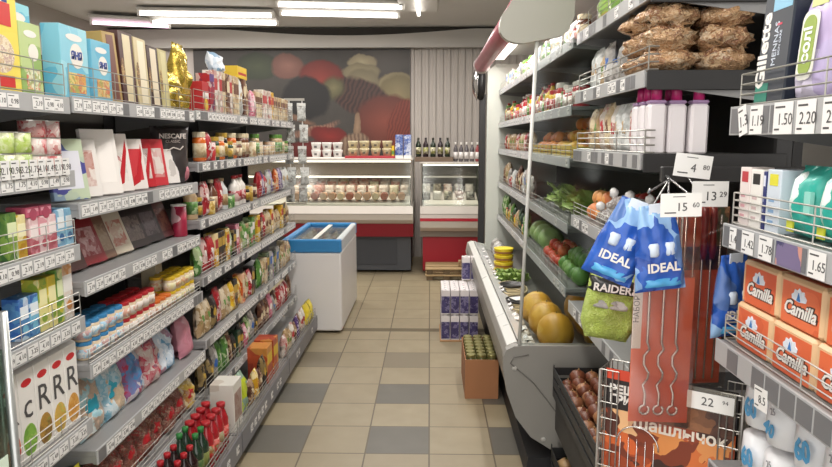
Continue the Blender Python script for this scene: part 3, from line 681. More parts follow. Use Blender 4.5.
# ---------------- near left rack (only its far third is in view)
def P1(fn, key, loc, label, cat, rz=0, ry=0, group=None, rx=0): return put(proto(key, fn), loc, rz, ry, uniq(label), cat, group, rx)
za = [z + .0455 for z in A_Z]; zb_ = [z + .0465 for z in B_Z]; zc = [z + .0425 for z in C_Z]
def f_cereal():
    o = MB().box(-.035, .035, -.1, .1, 0, .33, .002).obj('cereal_box', PK(['#e2c23a', '#eadb6a', '#e8cf50'], 5, smooth=True))
    MB().box(.035, .0356, -.1, .1, .265, .33).obj('top_panel', M('#9cc6d8', .45), o)
    MB().box(.035, .036, -.085, .07, .175, .235).obj('red_panel', M('#c9302c', .4), o)
    MB().box(.035, .0362, -.085, .06, .236, .258).obj('blue_band', M('#1f3f86', .4), o)
    text_part('Nestle', .034, WHT, o, .0364, -.01, .246, bold=.001)
    MB().prism([(.02 + .055 * math.cos(a * PI / 10), .1 + .05 * math.sin(a * PI / 10)) for a in range(20)], .035, .0358, 'x').obj('bowl_picture', PK(['#e6dcc4', '#c9a87a', '#b08a94'], 60), o)
    MB().box(.035, .0358, -.08, .07, .015, .045).obj('red_strip', M('#c9302c', .4), o)
    return o
P1(f_cereal, 'cereal', (XL - .045, 1.755, za[0]), 'tall yellow cereal box with red panel and bowl picture, top shelf, picture edge', 'cereal box')
def f_babybox(w, h, c1, c2, c3, brand):
    def fn():
        o = MB().box(-.03, .03, -w / 2, w / 2, 0, h, .002).obj('baby_cereal_box', PK([c1, c1, c2], 7, smooth=True))
        MB().prism([(math.cos(a * PI / 8) * w * .3, h * .85 + h * .05 * math.sin(a * PI / 8)) for a in range(16)], .03, .0307, 'x').obj('white_badge', WHT, o)
        MB().prism([(.01 + w * .24 * math.cos(a * PI / 8), h * .6 + w * .24 * math.sin(a * PI / 8)) for a in range(16)], .03, .0308, 'x').obj('round_badge', M('#e6e0d6', .4), o)
        MB().box(.03, .0309, -w * .3, w * .35, h * .08, h * .36).obj('fruit_picture', PK([c3, '#d88a3a', '#7aa04a', '#c9484a'], 40), o)
        if brand: text_part(brand, w * .2, M('#24408c', .4), o, .0312, .01, h * .6, bold=.0015)
        return o
    return fn
P1(f_babybox(.10, .2, '#b7c98a', '#8fae62', '#dfe6c8', ''), 'bbg', (XL - .04, yl(44) - .02, za[0]), 'pale green baby cereal box with a white flower on the top left shelf', 'cereal box')
P1(f_babybox(.12, .27, '#5fb2cc', '#8acbd8', '#c9e0c0', ''), 'bbb0', (XL - .115, yl(60) - .03, za[0]), 'tall blue baby cereal box standing behind the pale green one', 'cereal box')
P1(f_babybox(.165, .225, '#6ab6d0', '#9ad0dc', '#e6d68a', 'ЯHЯ'), 'bbb1', (XL - .05, yl(86) - .0, zb_[0]), 'wide blue baby cereal box with round badge, nearest of the two', 'cereal box')
P1(f_babybox(.135, .205, '#62aecb', '#94ccd8', '#d8c890', 'ЯHЯ'), 'bbb2', (XL - .05, yl(113) - .01, zb_[0]), 'blue baby cereal box beside the brown wafer boxes', 'cereal box')
def f_wafer(cA, cB, w, h, tex=''):
    def fn():
        o = MB().box(-.03, .03, -w / 2, w / 2, 0, h, .002).obj('wafer_box', M(cA, .4))
        MB().box(.03, .0307, -w * .22, w * .3, .01, h - .01).obj('stripe', M(cB, .4), o)
        MB().prism([(-w * .35 + w * .12 * math.cos(a * PI / 6), h * .45 + .05 * math.sin(a * PI / 6)) for a in range(12)], .03, .0311, 'x').obj('picture', PK(['#6b4a34', '#c9a66a', '#3a2a20'], 60), o); return o
    return fn
for i, (a, b_, c, d_) in enumerate([('#a88a4a', '#6a3a30', .10, .25), ('#4a2a26', '#d2c4a0', .12, .27), ('#c9b990', '#e0d6bc', .11, .265), ('#3c2421', '#d9ccb2', .11, .25), ('#b7ab7a', '#c9c090', .09, .25)]):
    P1(f_wafer(a, b_, c, d_), f'wafer{i}', (XL - .05, [2.44, 2.56, 2.685, 2.80, 2.905][i], zb_[0]), ['thin gold and brown wafer box leaning by the blue cereal boxes', 'dark brown wafer box with a cream stripe, second of the wafer boxes', 'cream wafer box, third of the wafer boxes on the top shelf', 'dark brown wafer box with cream stripe nearer the gold foil bags', 'pale olive wafer box right beside the gold foil bags'][i], 'wafer box', ry=-.05, rx=.06 if i == 0 else 0)
def f_foil(w, h, seed):
    def fn():
        m = MB(); m.smooth = True; m.pillow(w, h, .07, seed, 12, 16, wr=.3, top=.8); o = m.obj('foil_bag', M('#c7ad4c', .26, metal=.75, bump=.5))
        MB().box(.028, .038, -w * .25, w * .25, h * .25, h * .5, .003).obj('label', M('#b5953a', .4, metal=.5), o); return o
    return fn
P1(f_foil(.13, .17, 3), 'foil1', (XL - .05, 3.03, zb_[0]), 'squat gold foil bag, nearest on the top shelf', 'foil bag')
P1(f_foil(.15, .31, 5), 'foil2', (XL - .07, 3.19, zc[0]), 'tall shiny gold foil bag rising above everything on the top shelf', 'foil bag')
P1(f_foil(.13, .29, 8), 'foil3', (XL - .12, 3.32, zc[0]), 'tall gold foil bag behind the red tea box', 'foil bag')
P1(f_carton('tea_box', .1, .07, .15, solid('red'), WHT, (.45, .65), solid('yellow')), 'teared', (XL - .04, 3.37, zc[0]), 'bright red tea box in front of a gold foil bag', 'tea box')
P1(f_carton('tea_box', .08, .07, .2, PK(['#a8222c', '#3a2a5c', '#d8cfc8'], 14), solid('purple'), (.8, .99)), 'teapur', (XL - .04, 3.475, zc[0]), 'red tea box with a purple top, beside the bright red one', 'tea box')
TOPMIX = [('carton', 'brown', 2, 1), ('carton', 'white', 2, 2), ('carton', 'blue', 1, 1), ('packet', 'cream', 2, 2), ('carton', 'purple', 2, 2), ('packet', 'yellow', 1, 1), ('carton', 'cream', 3, 2), ('packet', 'red', 1, 1), ('packet', 'clear', 1, 1)]
fill(1, XL - .005, zc[0], 3.53, 4.25, .27, TOPMIX, 'top shelf of third left rack', 21, 'packets on the top shelf, third left rack', hmin=.8)
fill(1, XL - .005, zc[0], 4.28, 5.34, .2, [('carton', 'cream', 3, 3), ('carton', 'white', 3, 3), ('carton', 'purple', 1, 1), ('carton', 'yellow', 1.4, 1), ('packet', 'pink', 1, 2)], 'top shelf of farthest left rack', 22, 'packets on the top shelf, farthest left rack', hmin=.85)
P1(f_bag('packet', .14, .08, .12, PK(['#d8dbe0', '#3a7fa8', '#e9ecee'], 14, bump=.3), None, 4), 'sugarbag', (XL - .06, 3.76, zc[0] + .228), 'white and blue packet lying on top of the cartons', 'packet', ry=-.3)
P1(f_carton('biscuit_box', .2, .08, .07, solid('yellow'), solid('red'), (.3, .5)), 'biscy', (XL - .06, 4.1, zc[0] + .228), 'small yellow box lying across the cartons under the mural', 'box')
# near rack, lower shelves
y = run(1, XL - .01, za[1], yl(5), f_can('food_tin', .036, .058, PK(['#a9bf5a', '#e0dcc6', '#7f9a3e'], 26), M('#c9c6bf', .3, metal=.7)), 'tin_g', .072, .072, 2, 'green and white food tin on the second shelf', 'tin', 'green tins', stack=2, h=.058)
run(1, XL - .01, za[1], y, f_can('food_tin', .036, .05, PK(['#d9d0c8', '#b03038', '#a8282c'], 26), M('#c9c6bf', .3, metal=.7)), 'tin_r', .072, .072, 2, 'red and white food tin on the second shelf', 'tin', 'red tins', stack=3, h=.05)
# big cards of price tags hanging on the second shelf edge
rk = [o for o in bpy.data.objects if o.name.startswith('shelving_rack')]
near = [o for o in rk if abs(o.location.y - .95) < .01][0]; s1 = sorted([c for c in near.children if c.name.startswith('shelf')], key=lambda c: -max(v.co.z for v in c.data.vertices))[1]
for i in range(9): price_tag(s1, .010, .70 + i * .041, A_Z[1] + .062, i, .036, .05)
JB = lambda c1, c2, c3, w, d, h, nm='juice_box': f_carton(nm, w, d, h, PK([c1, c2, c3], 16), M(c3, .4), (.5, .8), M(c2, .4))
run(1, XL - .01, za[2], yl(0), JB('#3f6b34', '#8aa84a', '#dfe6b8', .045, .06, .13), 'gjb', .045, .06, 1, 'green puree box at the picture edge, third shelf', 'box')
run(1, XL - .01, za[2], yl(11), JB('#d8c23a', '#b98a2a', '#efe8c0', .04, .06, .12), 'yjb', .04, .06, 1, 'yellow puree box among the pink ones', 'box')
y = run(1, XL - .01, za[2], yl(24), JB('#d99aa2', '#b85a66', '#f0e2e0', .042, .06, .105), 'pjb', .042, .06, 3, 'pink and white puree box on the third shelf', 'box', 'pink puree boxes')
y = run(1, XL - .01, za[2], y, JB('#8fbfd6', '#3f6fa0', '#e8eef0', .042, .06, .115), 'bjb', .042, .06, 2, 'light blue puree box on the third shelf', 'box', 'light blue puree boxes')
run(1, XL - .01, za[2] + .107, yl(22), JB('#c9607a', '#a8485e', '#dfa0ae', .06, .06, .03, 'flat_box'), 'pflat', .06, .06, 2, 'flat pink box lying on the pink puree boxes', 'box', 'flat pink boxes', stack=1, h=.03)
y = run(1, XL - .01, za[3], yl(6), JB('#2f5fa6', '#7fc0dc', '#e4ecf2', .043, .05, .12), 'blj', .043, .05, 2, 'blue juice box on the fourth shelf', 'juice box', 'blue juice boxes')
y = run(1, XL - .01, za[3], y, JB('#d9c03a', '#8aa83c', '#efe8b0', .043, .05, .155), 'yej', .043, .05, 2, 'yellow juice box on the fourth shelf', 'juice box', 'yellow juice boxes')
y = run(1, XL - .01, za[3], y, JB('#5f8f3c', '#d8cf4a', '#dfe6b8', .035, .05, .165), 'grj', .035, .05, 1, 'green juice box beside a tall white one', 'juice box')
run(1, XL - .01, za[3], y, JB('#dedad4', '#c98a4a', '#e6e2dc', .05, .05, .175), 'whj', .05, .05, 1, 'tall white carton at the far end of the fourth shelf', 'juice box')
def f_rich(letter, fruit):
    def fn():
        o = MB().box(-.03, .03, -.0365, .0365, 0, .262, .0015).obj('juice_carton', M('#e9e5df', .4))
        MB().prism([(-.03, .262), (.03, .262), (0, .275)], -.0365, .0365, 'y').obj('gable_top', M('#e9e5df', .4), o)
        MB().prism([(.024 * math.cos(a * PI / 6), .225 + .011 * math.sin(a * PI / 6)) for a in range(12)], .03, .0306, 'x').obj('red_badge', M('#c2282e', .4), o)
        text_part(letter, .105, INK, o, .0308, 0, .155)
        m = MB(); m.prism([(.032 * math.cos(a * PI / 8), .058 + .048 * math.sin(a * PI / 8)) for a in range(16)], .03, .0306, 'x'); m.obj('fruit_picture', PK(fruit, 40), o)
        return o
    return fn
FR = [['#c9302c', '#a8222c', '#e08a5a'], ['#6a9a3a', '#8ab84a', '#c9d98a'], ['#b58a3a', '#7a5a2a', '#8a9a4a'], ['#c9a04a', '#d8b85a', '#a8bf5a'], ['#c98a3a', '#d8a04a', '#e0b87a']]
for i, (l_, px) in enumerate([('R', 16), ('c', 34), ('R', 51), ('R', 67), ('R', 81)]):
    P1(f_rich(l_, FR[i]), f'rich{i}', (XL - .035, 1.676 + i * .0765, za[4]), ['white juice carton with red fruit at the glass partition', 'white juice carton with letter c and green fruit', 'white juice carton with pineapple picture in the middle of its row', 'white juice carton with letter R and yellow fruit', 'white juice carton with orange fruit, last of its row'][i], 'juice carton', group=None)
for i in range(5):
    P1(f_bag('crisp_bag', .1, .06, .16, PK(['#d9c93a', '#5f8a2f', '#e8e06a'], 14, bump=.3), None, 4), 'crispy', (XL - .04 + .01 * (i % 2), 1.58 + i * .105, za[5]), f'yellow and green bag on the lowest near left shelf, {ordw(i)} from near end', 'bag', group='yellow green bags')
# ---------------- second left rack
def f_choc(w, h, c, panel, t=.018, texr=None):
    def fn():
        o = MB().box(-t / 2, t / 2, -w / 2, w / 2, 0, h, .002).obj('chocolate_box', c)
        MB().box(t / 2, t / 2 + .0006, -w * .36, w * .36, h * .18, h * .8).obj('front_panel', panel, o)
        if texr: MB().prism([(-w * .4, h * .1), (w * .1, h * .3), (w * .42, h * .9), (w * .42, h * .7), (w * .2, h * .15), (-w * .3, 0.002)], t / 2 + .0007, t / 2 + .0012, 'x').obj('ribbon_print', texr, o)
        return o
    return fn
RBR = M('#b5202a', .35)
b2 = zb_[1]
specs = [('blue and purple chocolate box at the near end of the gift box shelf', .13, .2, PK(['#4a4a8c', '#6a86b0', '#b8c4a8'], 12, smooth=True), M('#d8d8e0', .4), None, 2.13),
         ('white chocolate box with pale picture, second gift box', .13, .2, M('#e2dcd6', .4), PK(['#e2d8d0', '#c9a8a0', '#a8503c'], 18, smooth=True), None, 2.24),
         ('tall plain white chocolate box, third gift box', .14, .235, M('#e6e0da', .4), M('#ece6e0', .4), None, 2.36),
         ('white chocolate box with a red ribbon print, fourth gift box', .14, .22, M('#e4dcd6', .4), PK(['#e2d8d0', '#9aa09a', '#b5202a'], 16), RBR, 2.48),
         ('red and white chocolate box with sweeping red ribbon', .12, .2, M('#e0d8d2', .4), M('#c0343c', .4), RBR, 2.60),
         ('red chocolate box with dark print beside the white square one', .12, .2, M('#b5242e', .4), PK(['#d6cfc8', '#8a6a64', '#3a2a2a'], 14), RBR, 2.71),
         ('red rimmed chocolate box in front of the black coffee pouch', .11, .2, M('#c0343c', .4), PK(['#b5242e', '#d8cfc8', '#c9484a'], 10), None, 2.82),
         ('square white chocolate box with grey figure, last gift box', .13, .155, M('#e6e1dc', .4), PK(['#e6e1dc', '#e6e1dc', '#b0a8a2'], 14), None, 2.965)]
for i, (lb, w_, h_, c_, pnl, rb, y_) in enumerate(specs):
    P1(f_choc(w_, h_, c_, pnl, .02, rb), f'gift{i}', (XL - .045 - .012 * (i % 2), y_, b2 + .004), lb, 'chocolate box', rz=-.45, ry=-.16)
for i in range(4):
    P1(f_choc(.05, .16, M(['#d9d3cc', '#3a2c2a'][i % 2], .4), RBR, .03), f'slim{i % 2}', (XL - .1, 2.56 + i * .07, b2 + .035), f"slim {'white' if i % 2 == 0 else 'dark'} and red sweet box behind the gift boxes, {ordw(i)} from near end", 'sweet box', ry=-.1)
def f_coffee():
    m = MB(); m.smooth = True; m.pillow(.17, .26, .07, 2, 12, 14, wr=.1, top=1.1, bot=.75); o = m.obj('coffee_pouch', M('#3a3434', .3, coat=.3))
    text_part('NESCAFE', .03, M('#d6cdc6', .4), o, .0375, 0, .215, bold=.0008); text_part('CLASSIC', .018, M('#b9aca4', .4), o, .0385, 0, .192)
    m = MB(); m.smooth = True; m.tube([(.039, -.05, .11), (.04, -.03, .15), (.04, 0, .165), (.04, .03, .155), (.039, .045, .17)], .003, 5); m.obj('swirl_print', M('#cfc4bc', .4), o)
    m = MB(); m.blob((.0, .06, .05), .038, .02, .04, 10, 7, .05); m.obj('pink_panel', M('#b9707c', .4), o); return o
P1(f_coffee, 'coffee', (-1.185, 3.035, zb_[1]), 'black coffee pouch with white lettering behind the square white gift box', 'coffee pouch', rz=-.85)
b3 = zb_[2]
ch = [('#4a2a26', '#b59a88', 'dark chocolate box patterned with cream sweets, nearest on its shelf', .15), ('#8a1c26', '#c9a0a0', 'glossy red chocolate box leaning beside the patterned one', .14), ('#7a5a48', '#a89078', 'brown chocolate box between the red and cream ones', .08),
      ('#cfc4b0', '#b56a5a', 'cream chocolate box with a red flower print', .13), ('#2a2022', '#7a6a66', 'black chocolate box with pale print, nearest of the two black ones', .15), ('#231c20', '#6a5c64', 'black chocolate box farther from the cream one', .15), ('#5a2a2c', '#8a5a4a', 'dark red chocolate box at the far end of its shelf', .12)]
y = 2.1
for i, (c1, c2, lb, w_) in enumerate(ch):
    P1(f_choc(w_, .17, M(c1, .35), PK([c2, c1, c2, c1], 14 + 3 * i), .03), f'choc{i}', (XL - .09, y + w_ / 2, b3 + .006), lb, 'chocolate box', ry=-.38, rz=-.12)
    y += w_ + .006
P1(f_can('tin', .035, .15, PK(['#b02a4a', '#8c1c36', '#e6d6d6'], 12), WHT), 'pinktin', (XL - .06, 3.08, b3), 'pink red tin at the far end of the chocolate shelf', 'tin')
# puree jars, in rows three deep
b4 = zb_[3]
jy = 2.09
def jr(lid, lab, key): return f_jar('puree_jar', .028, .062, M('#d9c3a4', .2, coat=.3), lid, lab, .2)
for (lid, lc, n, nm) in ((LIDB, '#8fc0da', 5, 'blue'), (LIDR, '#dccfc6', 5, 'red'), (LIDO, '#e0d4bc', 3, 'orange'), (LIDY, '#d9cf9a', 5, 'yellow')):
    jy2 = run(1, XL - .006, b4, jy, jr(lid, PK([lc, '#e6e0d6', '#c96a3a'], 40), nm), 'jar' + nm, .056, .056, n, f'small puree jar with {nm} lid', 'jar', f'puree jars with {nm} lids', gap=.001, rows=2, stack=2 if nm != 'orange' else 1, h=.062)
    jy = jy2
P1(f_carton('carton', .07, .07, .17, solid('cream'), WHT, (.4, .7)), 'crc', (XL - .17, 3.0, b4), 'cream carton behind the yellow lidded jars', 'carton')
b5 = zb_[4]
for i in range(5):
    blue = i != 3
    P1(f_bag('snack_bag', .165, .06, .205, PK([['#9cc4cc', '#e2e2dc', '#c98a4a'], ['#7fb0c4', '#dfe4e4', '#d8a04a'], ['#4f86b8', '#b5304a', '#e2e2dc'], ['#b5304a', '#d8cfc8', '#4a3a5c'], ['#5f9ac0', '#dfe4ea', '#b5485a']][i], 19, bump=.35), M('#2fa6bf', .4) if i < 2 else None, i, wr=.24), f'snack{i}', (XL - .06, 2.1 + .08 + i * .165, b5), ['light blue snack bag with croissant picture, nearest on its shelf', 'light blue snack bag with yellow picture, second on its shelf', 'blue and red snack bag in the middle of its shelf', 'red and white snack bag beside the blue ones', 'blue snack bag nearest the pink bag'][i], 'snack bag', ry=-.15)
P1(f_bag('snack_bag', .12, .08, .2, PK(['#c98a98', '#b56a7a', '#dfc0c4'], 7, smooth=True, bump=.2), None, 9), 'pinkbag', (XL - .05, 3.03, b5), 'pale pink glossy bag at the far end of the snack shelf', 'snack bag', ry=-.1)
b6 = zb_[5]
NUTS = PK(['#8a5a4a', '#6a3a34', '#b59a84', '#a82a2e'], 60, bump=.6)
for i in range(8):
    m_ = NUTS if i < 7 else PK(['#c9a83a', '#d8cfb8', '#8a2a2a'], 24)
    P1(f_bag('nut_bag', .12, .1, .16, m_, REDC, i % 3), f'nutr{i % 3}{i == 7}', (XL - .06 + .008 * (i % 2), 2.13 + i * .125, b6), f'clear and red bag of nuts on the low shelf, {ordw(i)} from near end' if i < 7 else 'yellow and clear sweet bag at the far end of the low nut shelf', 'bag of nuts' if i < 7 else 'sweet bag', group='red bags of nuts' if i < 7 else None, ry=-.1)
# bottom shelf: sauce bottles, white box, pasta bags
base = .161
bx = LX + .135
y = run(1, bx, base, 2.36, f_bottle('sauce_bottle', .032, .2, M('#2a1a1a', .15, coat=.4), REDC, PK(['#5a2a24', '#8a6a4a'], 30)), 'soy', .064, .064, 4, 'dark sauce bottle with red cap on bottom shelf', 'sauce bottle', 'dark sauce bottles', rows=2)
y = run(1, bx, base, y, f_bottle('sauce_bottle', .032, .22, M('#24382a', .15, coat=.4), GRN, PK(['#3a5a34', '#8a8a4a'], 30)), 'gsoy', .064, .064, 2, 'dark sauce bottle with green cap on bottom shelf', 'sauce bottle', 'green capped sauce bottles', rows=2)
y = run(1, bx, base, y, f_bottle('ketchup_bottle', .034, .215, M('#a3222a', .2, coat=.3), REDC, PK(['#c9302c', '#d8cfc0', '#4a7a3a'], 26), neck=.5), 'ket', .068, .068, 4, 'red ketchup bottle on the bottom shelf', 'ketchup bottle', 'ketchup bottles', rows=2)
P1(f_carton('large_box', .14, .12, .25, PK(['#d9d5cc', '#d9d5cc', '#b8a898'], 8), PK(['#c9c0b4', '#8a5a50'], 12), (.2, .8)), 'wbox', (bx - .07, 3.22, base), 'large white box on the bottom shelf beside the ketchup bottles', 'box')
P1(f_bag('pasta_bag', .13, .09, .23, PK(['#c9d23a', '#b0c02a', '#3f7fb8'], 9, bump=.3), None, 6), 'limebag', (bx - .06, 3.38, base), 'lime yellow bag with a blue mark on the bottom shelf', 'bag')
fill(1, bx, base, 3.47, 3.8, .2, [('packet', 'black', 2, 1), ('packet', 'brown', 2, 1), ('packet', 'grey', 1, 1), ('packet', 'yellow', 1, 1)], 'bottom shelf of third left rack', 41, 'packets on the bottom shelf, third left rack', hmin=.8)
P1(f_carton('noodle_box', .13, .12, .22, PK(['#b8502e', '#8a2f22', '#d8a04a'], 9), solid('yellow'), (.5, .8)), 'noodle', (bx - .07, 3.9, base), 'large orange red box on the bottom shelf, nearer of two', 'box')
P1(f_carton('noodle_box', .13, .12, .22, PK(['#b8502e', '#8a2f22', '#d8a04a'], 9), solid('yellow'), (.5, .8)), 'noodle', (bx - .07, 4.06, base), 'large orange red box on the bottom shelf, farther of two', 'box')
fill(1, bx, base, 4.30, 5.05, .17, [('packet', 'tan', 2, 2), ('packet', 'grey', 2, 1), ('packet', 'white', 2, 1), ('packet', 'brown', 1, 1), ('packet', 'purple', 1, 1)], 'bottom shelf of farthest left rack', 42, 'packets on the bottom shelf, farthest left rack', hmin=.8)
for i in range(4):
    P1(f_bag('crisp_bag', .12, .08, .17, PK(['#dcc22e', '#e6d65a', '#3a3a2a'], 9, bump=.4), None, 3), 'yb', (bx - .03 - .05 * (i // 2), 5.13 + .13 * (i % 2), base + .0 + (i // 2) * .09 * 0), f"bright yellow bag beside the freezer, {['front near', 'front far', 'back near', 'back far'][i]} one", 'bag', group='bright yellow bags') if i < 2 else None
# ---------------- third and farthest left racks
G3, G4 = 'third left rack', 'farthest left rack'
MX = {
 1: [('jar', 'orange', 3, 2), ('jar', 'black', 2, 2), ('jar', 'brown', 2, 2), ('can', 'red', 1, 1), ('packet', 'red', 2, 1), ('jar', 'dark green', 1, 1)],
 2: [('jar', 'black', 2, 2), ('bottle', 'brown', 2, 1), ('can', 'gold', 2, 2), ('can', 'green', 2, 2), ('bottle', 'white', 2, 3), ('bottle', 'clear', 2, 2), ('packet', 'red', 1, 1), ('jar', 'green', 1, 1), ('bottle', 'tan', 1, 1)],
 3: [('carton', 'black', 3, 1), ('bottle', 'dark green', 2, 2), ('carton', 'green', 1, 1), ('bottle', 'clear', 1, 1), ('carton', 'brown', 1, 1), ('packet', 'green', 2, 1), ('packet', 'red', 2, 2), ('carton', 'tan', 2, 1), ('carton', 'pink', 1, 1), ('carton', 'yellow', 1, 1)],
 4: [('carton', 'brown', 2, 1), ('packet', 'yellow', 3, 2), ('packet', 'black', 2, 1), ('packet', 'brown', 2, 2), ('packet', 'red', 1, 1), ('carton', 'orange', 2, 1), ('carton', 'white', 1, 1), ('carton', 'black', 2, 1), ('packet', 'tan', 2, 1)],
 5: [('packet', 'black', 2, 1), ('carton', 'dark green', 1, 1), ('packet', 'pink', 1, 2), ('packet', 'green', 2, 2), ('packet', 'tan', 3, 2), ('packet', 'red', 1, 1), ('packet', 'grey', 2, 1), ('packet', 'brown', 1, 1)]}
MX4 = {
 1: [('jar', 'tan', 3, 3), ('can', 'cream', 3, 3), ('can', 'gold', 1, 1), ('jar', 'red', 1, 1)],
 2: [('packet', 'purple', 1, 1), ('packet', 'orange', 2, 1), ('packet', 'red', 2, 1), ('packet', 'clear', 3, 3), ('jar', 'cream', 1, 1)],
 3: [('carton', 'black', 2, 1), ('packet', 'red', 2, 1), ('carton', 'yellow', 1, 1), ('carton', 'tan', 2, 2), ('carton', 'brown', 2, 1), ('packet', 'cream', 2, 2)],
 4: [('carton', 'dark green', 2, 1), ('packet', 'tan', 3, 2), ('packet', 'green', 1, 1), ('packet', 'yellow', 1, 1), ('carton', 'grey', 2, 1), ('carton', 'purple', 1, 1), ('carton', 'cream', 2, 1)],
 5: [('packet', 'purple', 2, 1), ('packet', 'red', 2, 2), ('packet', 'brown', 2, 2), ('packet', 'pink', 1, 1), ('packet', 'grey', 2, 1), ('packet', 'tan', 1, 1)]}
SH = {1: 'second', 2: 'third', 3: 'fourth', 4: 'fifth', 5: 'sixth'}
for k in range(1, 6):
    hm = C_Z[k - 1] - zc[k] - .055
    fill(1, XL, zc[k], (3.30 if k == 1 else 3.16), 4.24, hm, MX[k], f'{SH[k]} shelf of {G3}', 50 + k, f'groceries on the {SH[k]} shelf, {G3}', hmin=.85)
    fill(1, XL, zc[k], 4.29, 5.34, hm, MX4[k], f'{SH[k]} shelf of {G4}', 60 + k, f'groceries on the {SH[k]} shelf, {G4}', hmin=.85)
# clip strips of clear sachets at the end of the farthest rack
def f_sachet():
    m = MB(); m.smooth = True; m.pillow(.075, .12, .02, 4, 8, 8, wr=.25, z0=-.13); o = m.obj('hanging_packet', PK(['#c9cbc8', '#8f908c', '#e6e8e4', '#6a5a50'], 34, rough=.2, bump=.5))
    MB().box(-.001, .001, -.036, .036, -.012, .012).obj('header_card', M('#d8d8d4', .4), o); return o
stp = empty('clip_strip_stand', (LX + .02, 5.395, 0))
for x in (-.05, .055): MB().box(x - .004, x + .004, -.003, .003, 1.1, 1.93).obj('strip', M('#d0d0cc', .4), stp)
MB().box(-.09, .075, -.006, -.003, 1.93, 1.95).obj('crossbar', WIRE, stp); MB().box(-.09, .075, -.006, -.003, 1.10, 1.11).obj('crossbar', WIRE, stp)
tag(stp, 'two plastic strips for hanging packets at the end of the left racks', 'display strip')
for i, zz in enumerate((1.90, 1.73, 1.56, 1.39, 1.25)):
    for j, x in enumerate((-.05, .055)):
        P1(f_sachet, 'sachet', (LX + .02 + x + (.012 if i % 2 else -.004), 5.378, zz), f"clear hanging packet on the {'left' if j == 0 else 'right'} plastic strip, {ordw(i)} from top", 'packet', rz=-PI / 2 + .5, group='clear hanging packets')

# ================================================================ freezer contents, counters
ic = ['#c9a98a', '#d8c8b8', '#8a5a44', '#e0d8d0', '#b5484a', '#d9b98a']
for i in range(14):
    x = FX0 + .11 + (i % 3) * .12; y = FY0 + .13 + (i // 3) * .2
    P1(f_bag('ice_cream_pack', .1, .05, .17, PK([ic[i % 6], ic[(i + 2) % 6], '#e6e2dc'], 20, bump=.3), None, i % 3), f'ice{i % 6}', (x, y - .08, FT - .085 + .004 * (i % 2)), f'ice cream pack in the freezer, row {ordw(i // 3)} from front, place {ordw(i % 3)} from left', 'ice cream', ry=0, rx=-PI / 2, rz=0, group='ice cream in the freezer')
# on top of the wide counter
def f_tub(c, lid, mark):
    def fn():
        m = MB(); m.smooth = True; m.lathe([(.046, 0), (.058, .065), (.058, .075)], 12); o = m.obj('mayonnaise_tub', c)
        m = MB(); m.lathe([(.061, .07), (.061, .086), (.056, .088)], 12); m.obj('lid', lid, o)
        if mark: MB().box(-.016, .016, -.058, -.0515, .022, .048).obj('dark_mark', mark, o)
        return o
    return fn
CT = 1.402
MB_ = MB().box(-.22, .22, -.07, .07, 0, .012, .003).obj('serving_tray', M('#e0dad4', .4)); tag(put(MB_, (-1.245, 8.08, CT)), 'white tray with white tubs on top of the wide deli counter', 'tray')
for i in range(3):
    for j in range(2): P1(f_tub(M('#e6e2de', .4), M('#efebe6', .4), M('#6a6664', .5)), 'wtub', (-1.375 + i * .13, 8.08, CT + .0125 + j * .089), f"white tub on the white tray, {['left', 'middle', 'right'][i]} stack, {['bottom', 'top'][j]}", 'tub', group='white tubs on the tray')
o = MB().box(-.30, .30, -.07, .07, 0, .03, .003).obj('shelf_tray', M('#a8323a', .4)); tag(put(o, (-.72, 8.08, CT)), 'red tray carrying two layers of cream tubs on the counter top', 'tray')
for i in range(4):
    for j in range(2):
        for k in range(2):
            P1(f_tub(M('#c9b994', .4), M('#d8cca8', .4), M('#5a5040', .5)), 'ctub', (-.93 + i * .138 + k * .0 , 8.08 + k * .0, CT + .031 + j * .089), f'cream tub on the red tray, {ordw(i)} stack from left, {["bottom", "top"][j]} layer', 'tub', group='cream tubs on the red tray') if k == 0 else None
def f_bluepk():
    o = MB().box(-.035, .035, -.045, .045, 0, .28, .003).obj('milk_pack', PK(['#2a3f86', '#d8dce6', '#3f5fa8'], 22)); MB().box(-.0355, .0355, -.0455, .0455, 0, .035).obj('base_band', WHT, o); return o
for i in range(4): P1(f_bluepk, 'bluepk', (-.37 + (i % 2) * .1 , 8.06 + (i // 2) * .11, CT), f"blue and white pack on the wide counter top, {['front left', 'front right', 'back left', 'back right'][i]}", 'pack', rz=-PI / 2, group='blue packs on the counter')
P1(f_carton('carton', .03, .06, .15, solid('yellow'), solid('green'), (.3, .6)), 'slimy', (-.445, 8.06, CT), 'slim yellow carton left of the blue packs on the counter', 'carton', rz=-PI / 2)
CT2 = 1.362
o = MB().box(-.23, .23, -.1, .1, 0, .055, .003); o = o.obj('bottle_crate', M('#6f5c4c', .6)); tag(put(o, (.01 + .04, 8.12, CT2)), 'brown low carton box of wine bottles on the narrow counter', 'crate')
for i in range(10):
    P1(f_bottle('wine_bottle', .032, .23, M(['#1f2a1c', '#2a1a20'][i % 2], .12, coat=.5), M(['#2a2a1c', '#1c1618'][i % 2], .35), PK(['#9a9a5a', '#4a3a3a', '#d8cfb8'], 30)), f'wine{i % 2}', (-.14 + (i % 5) * .088, 8.075 + (i // 5) * .09, CT2 + .056), f"{['green', 'dark'][i % 2]} wine bottle in the brown box, {['front', 'back'][i // 5]} row, {ordw(i % 5)} from left", 'wine bottle', group='wine bottles on the narrow counter')
for i in range(5):
    P1(f_bottle('soda_bottle', .027, .23, M(['#5a5456', '#8a3a3c'][i > 3], .15, coat=.5), WHT, M('#d6d0cc', .5), caph=.13), f'soda{i > 3}', (.31 + i * .066, 8.1, CT2), f'small dark bottle with white cap on the narrow counter, {ordw(i)} from left', 'bottle', group='white capped bottles')
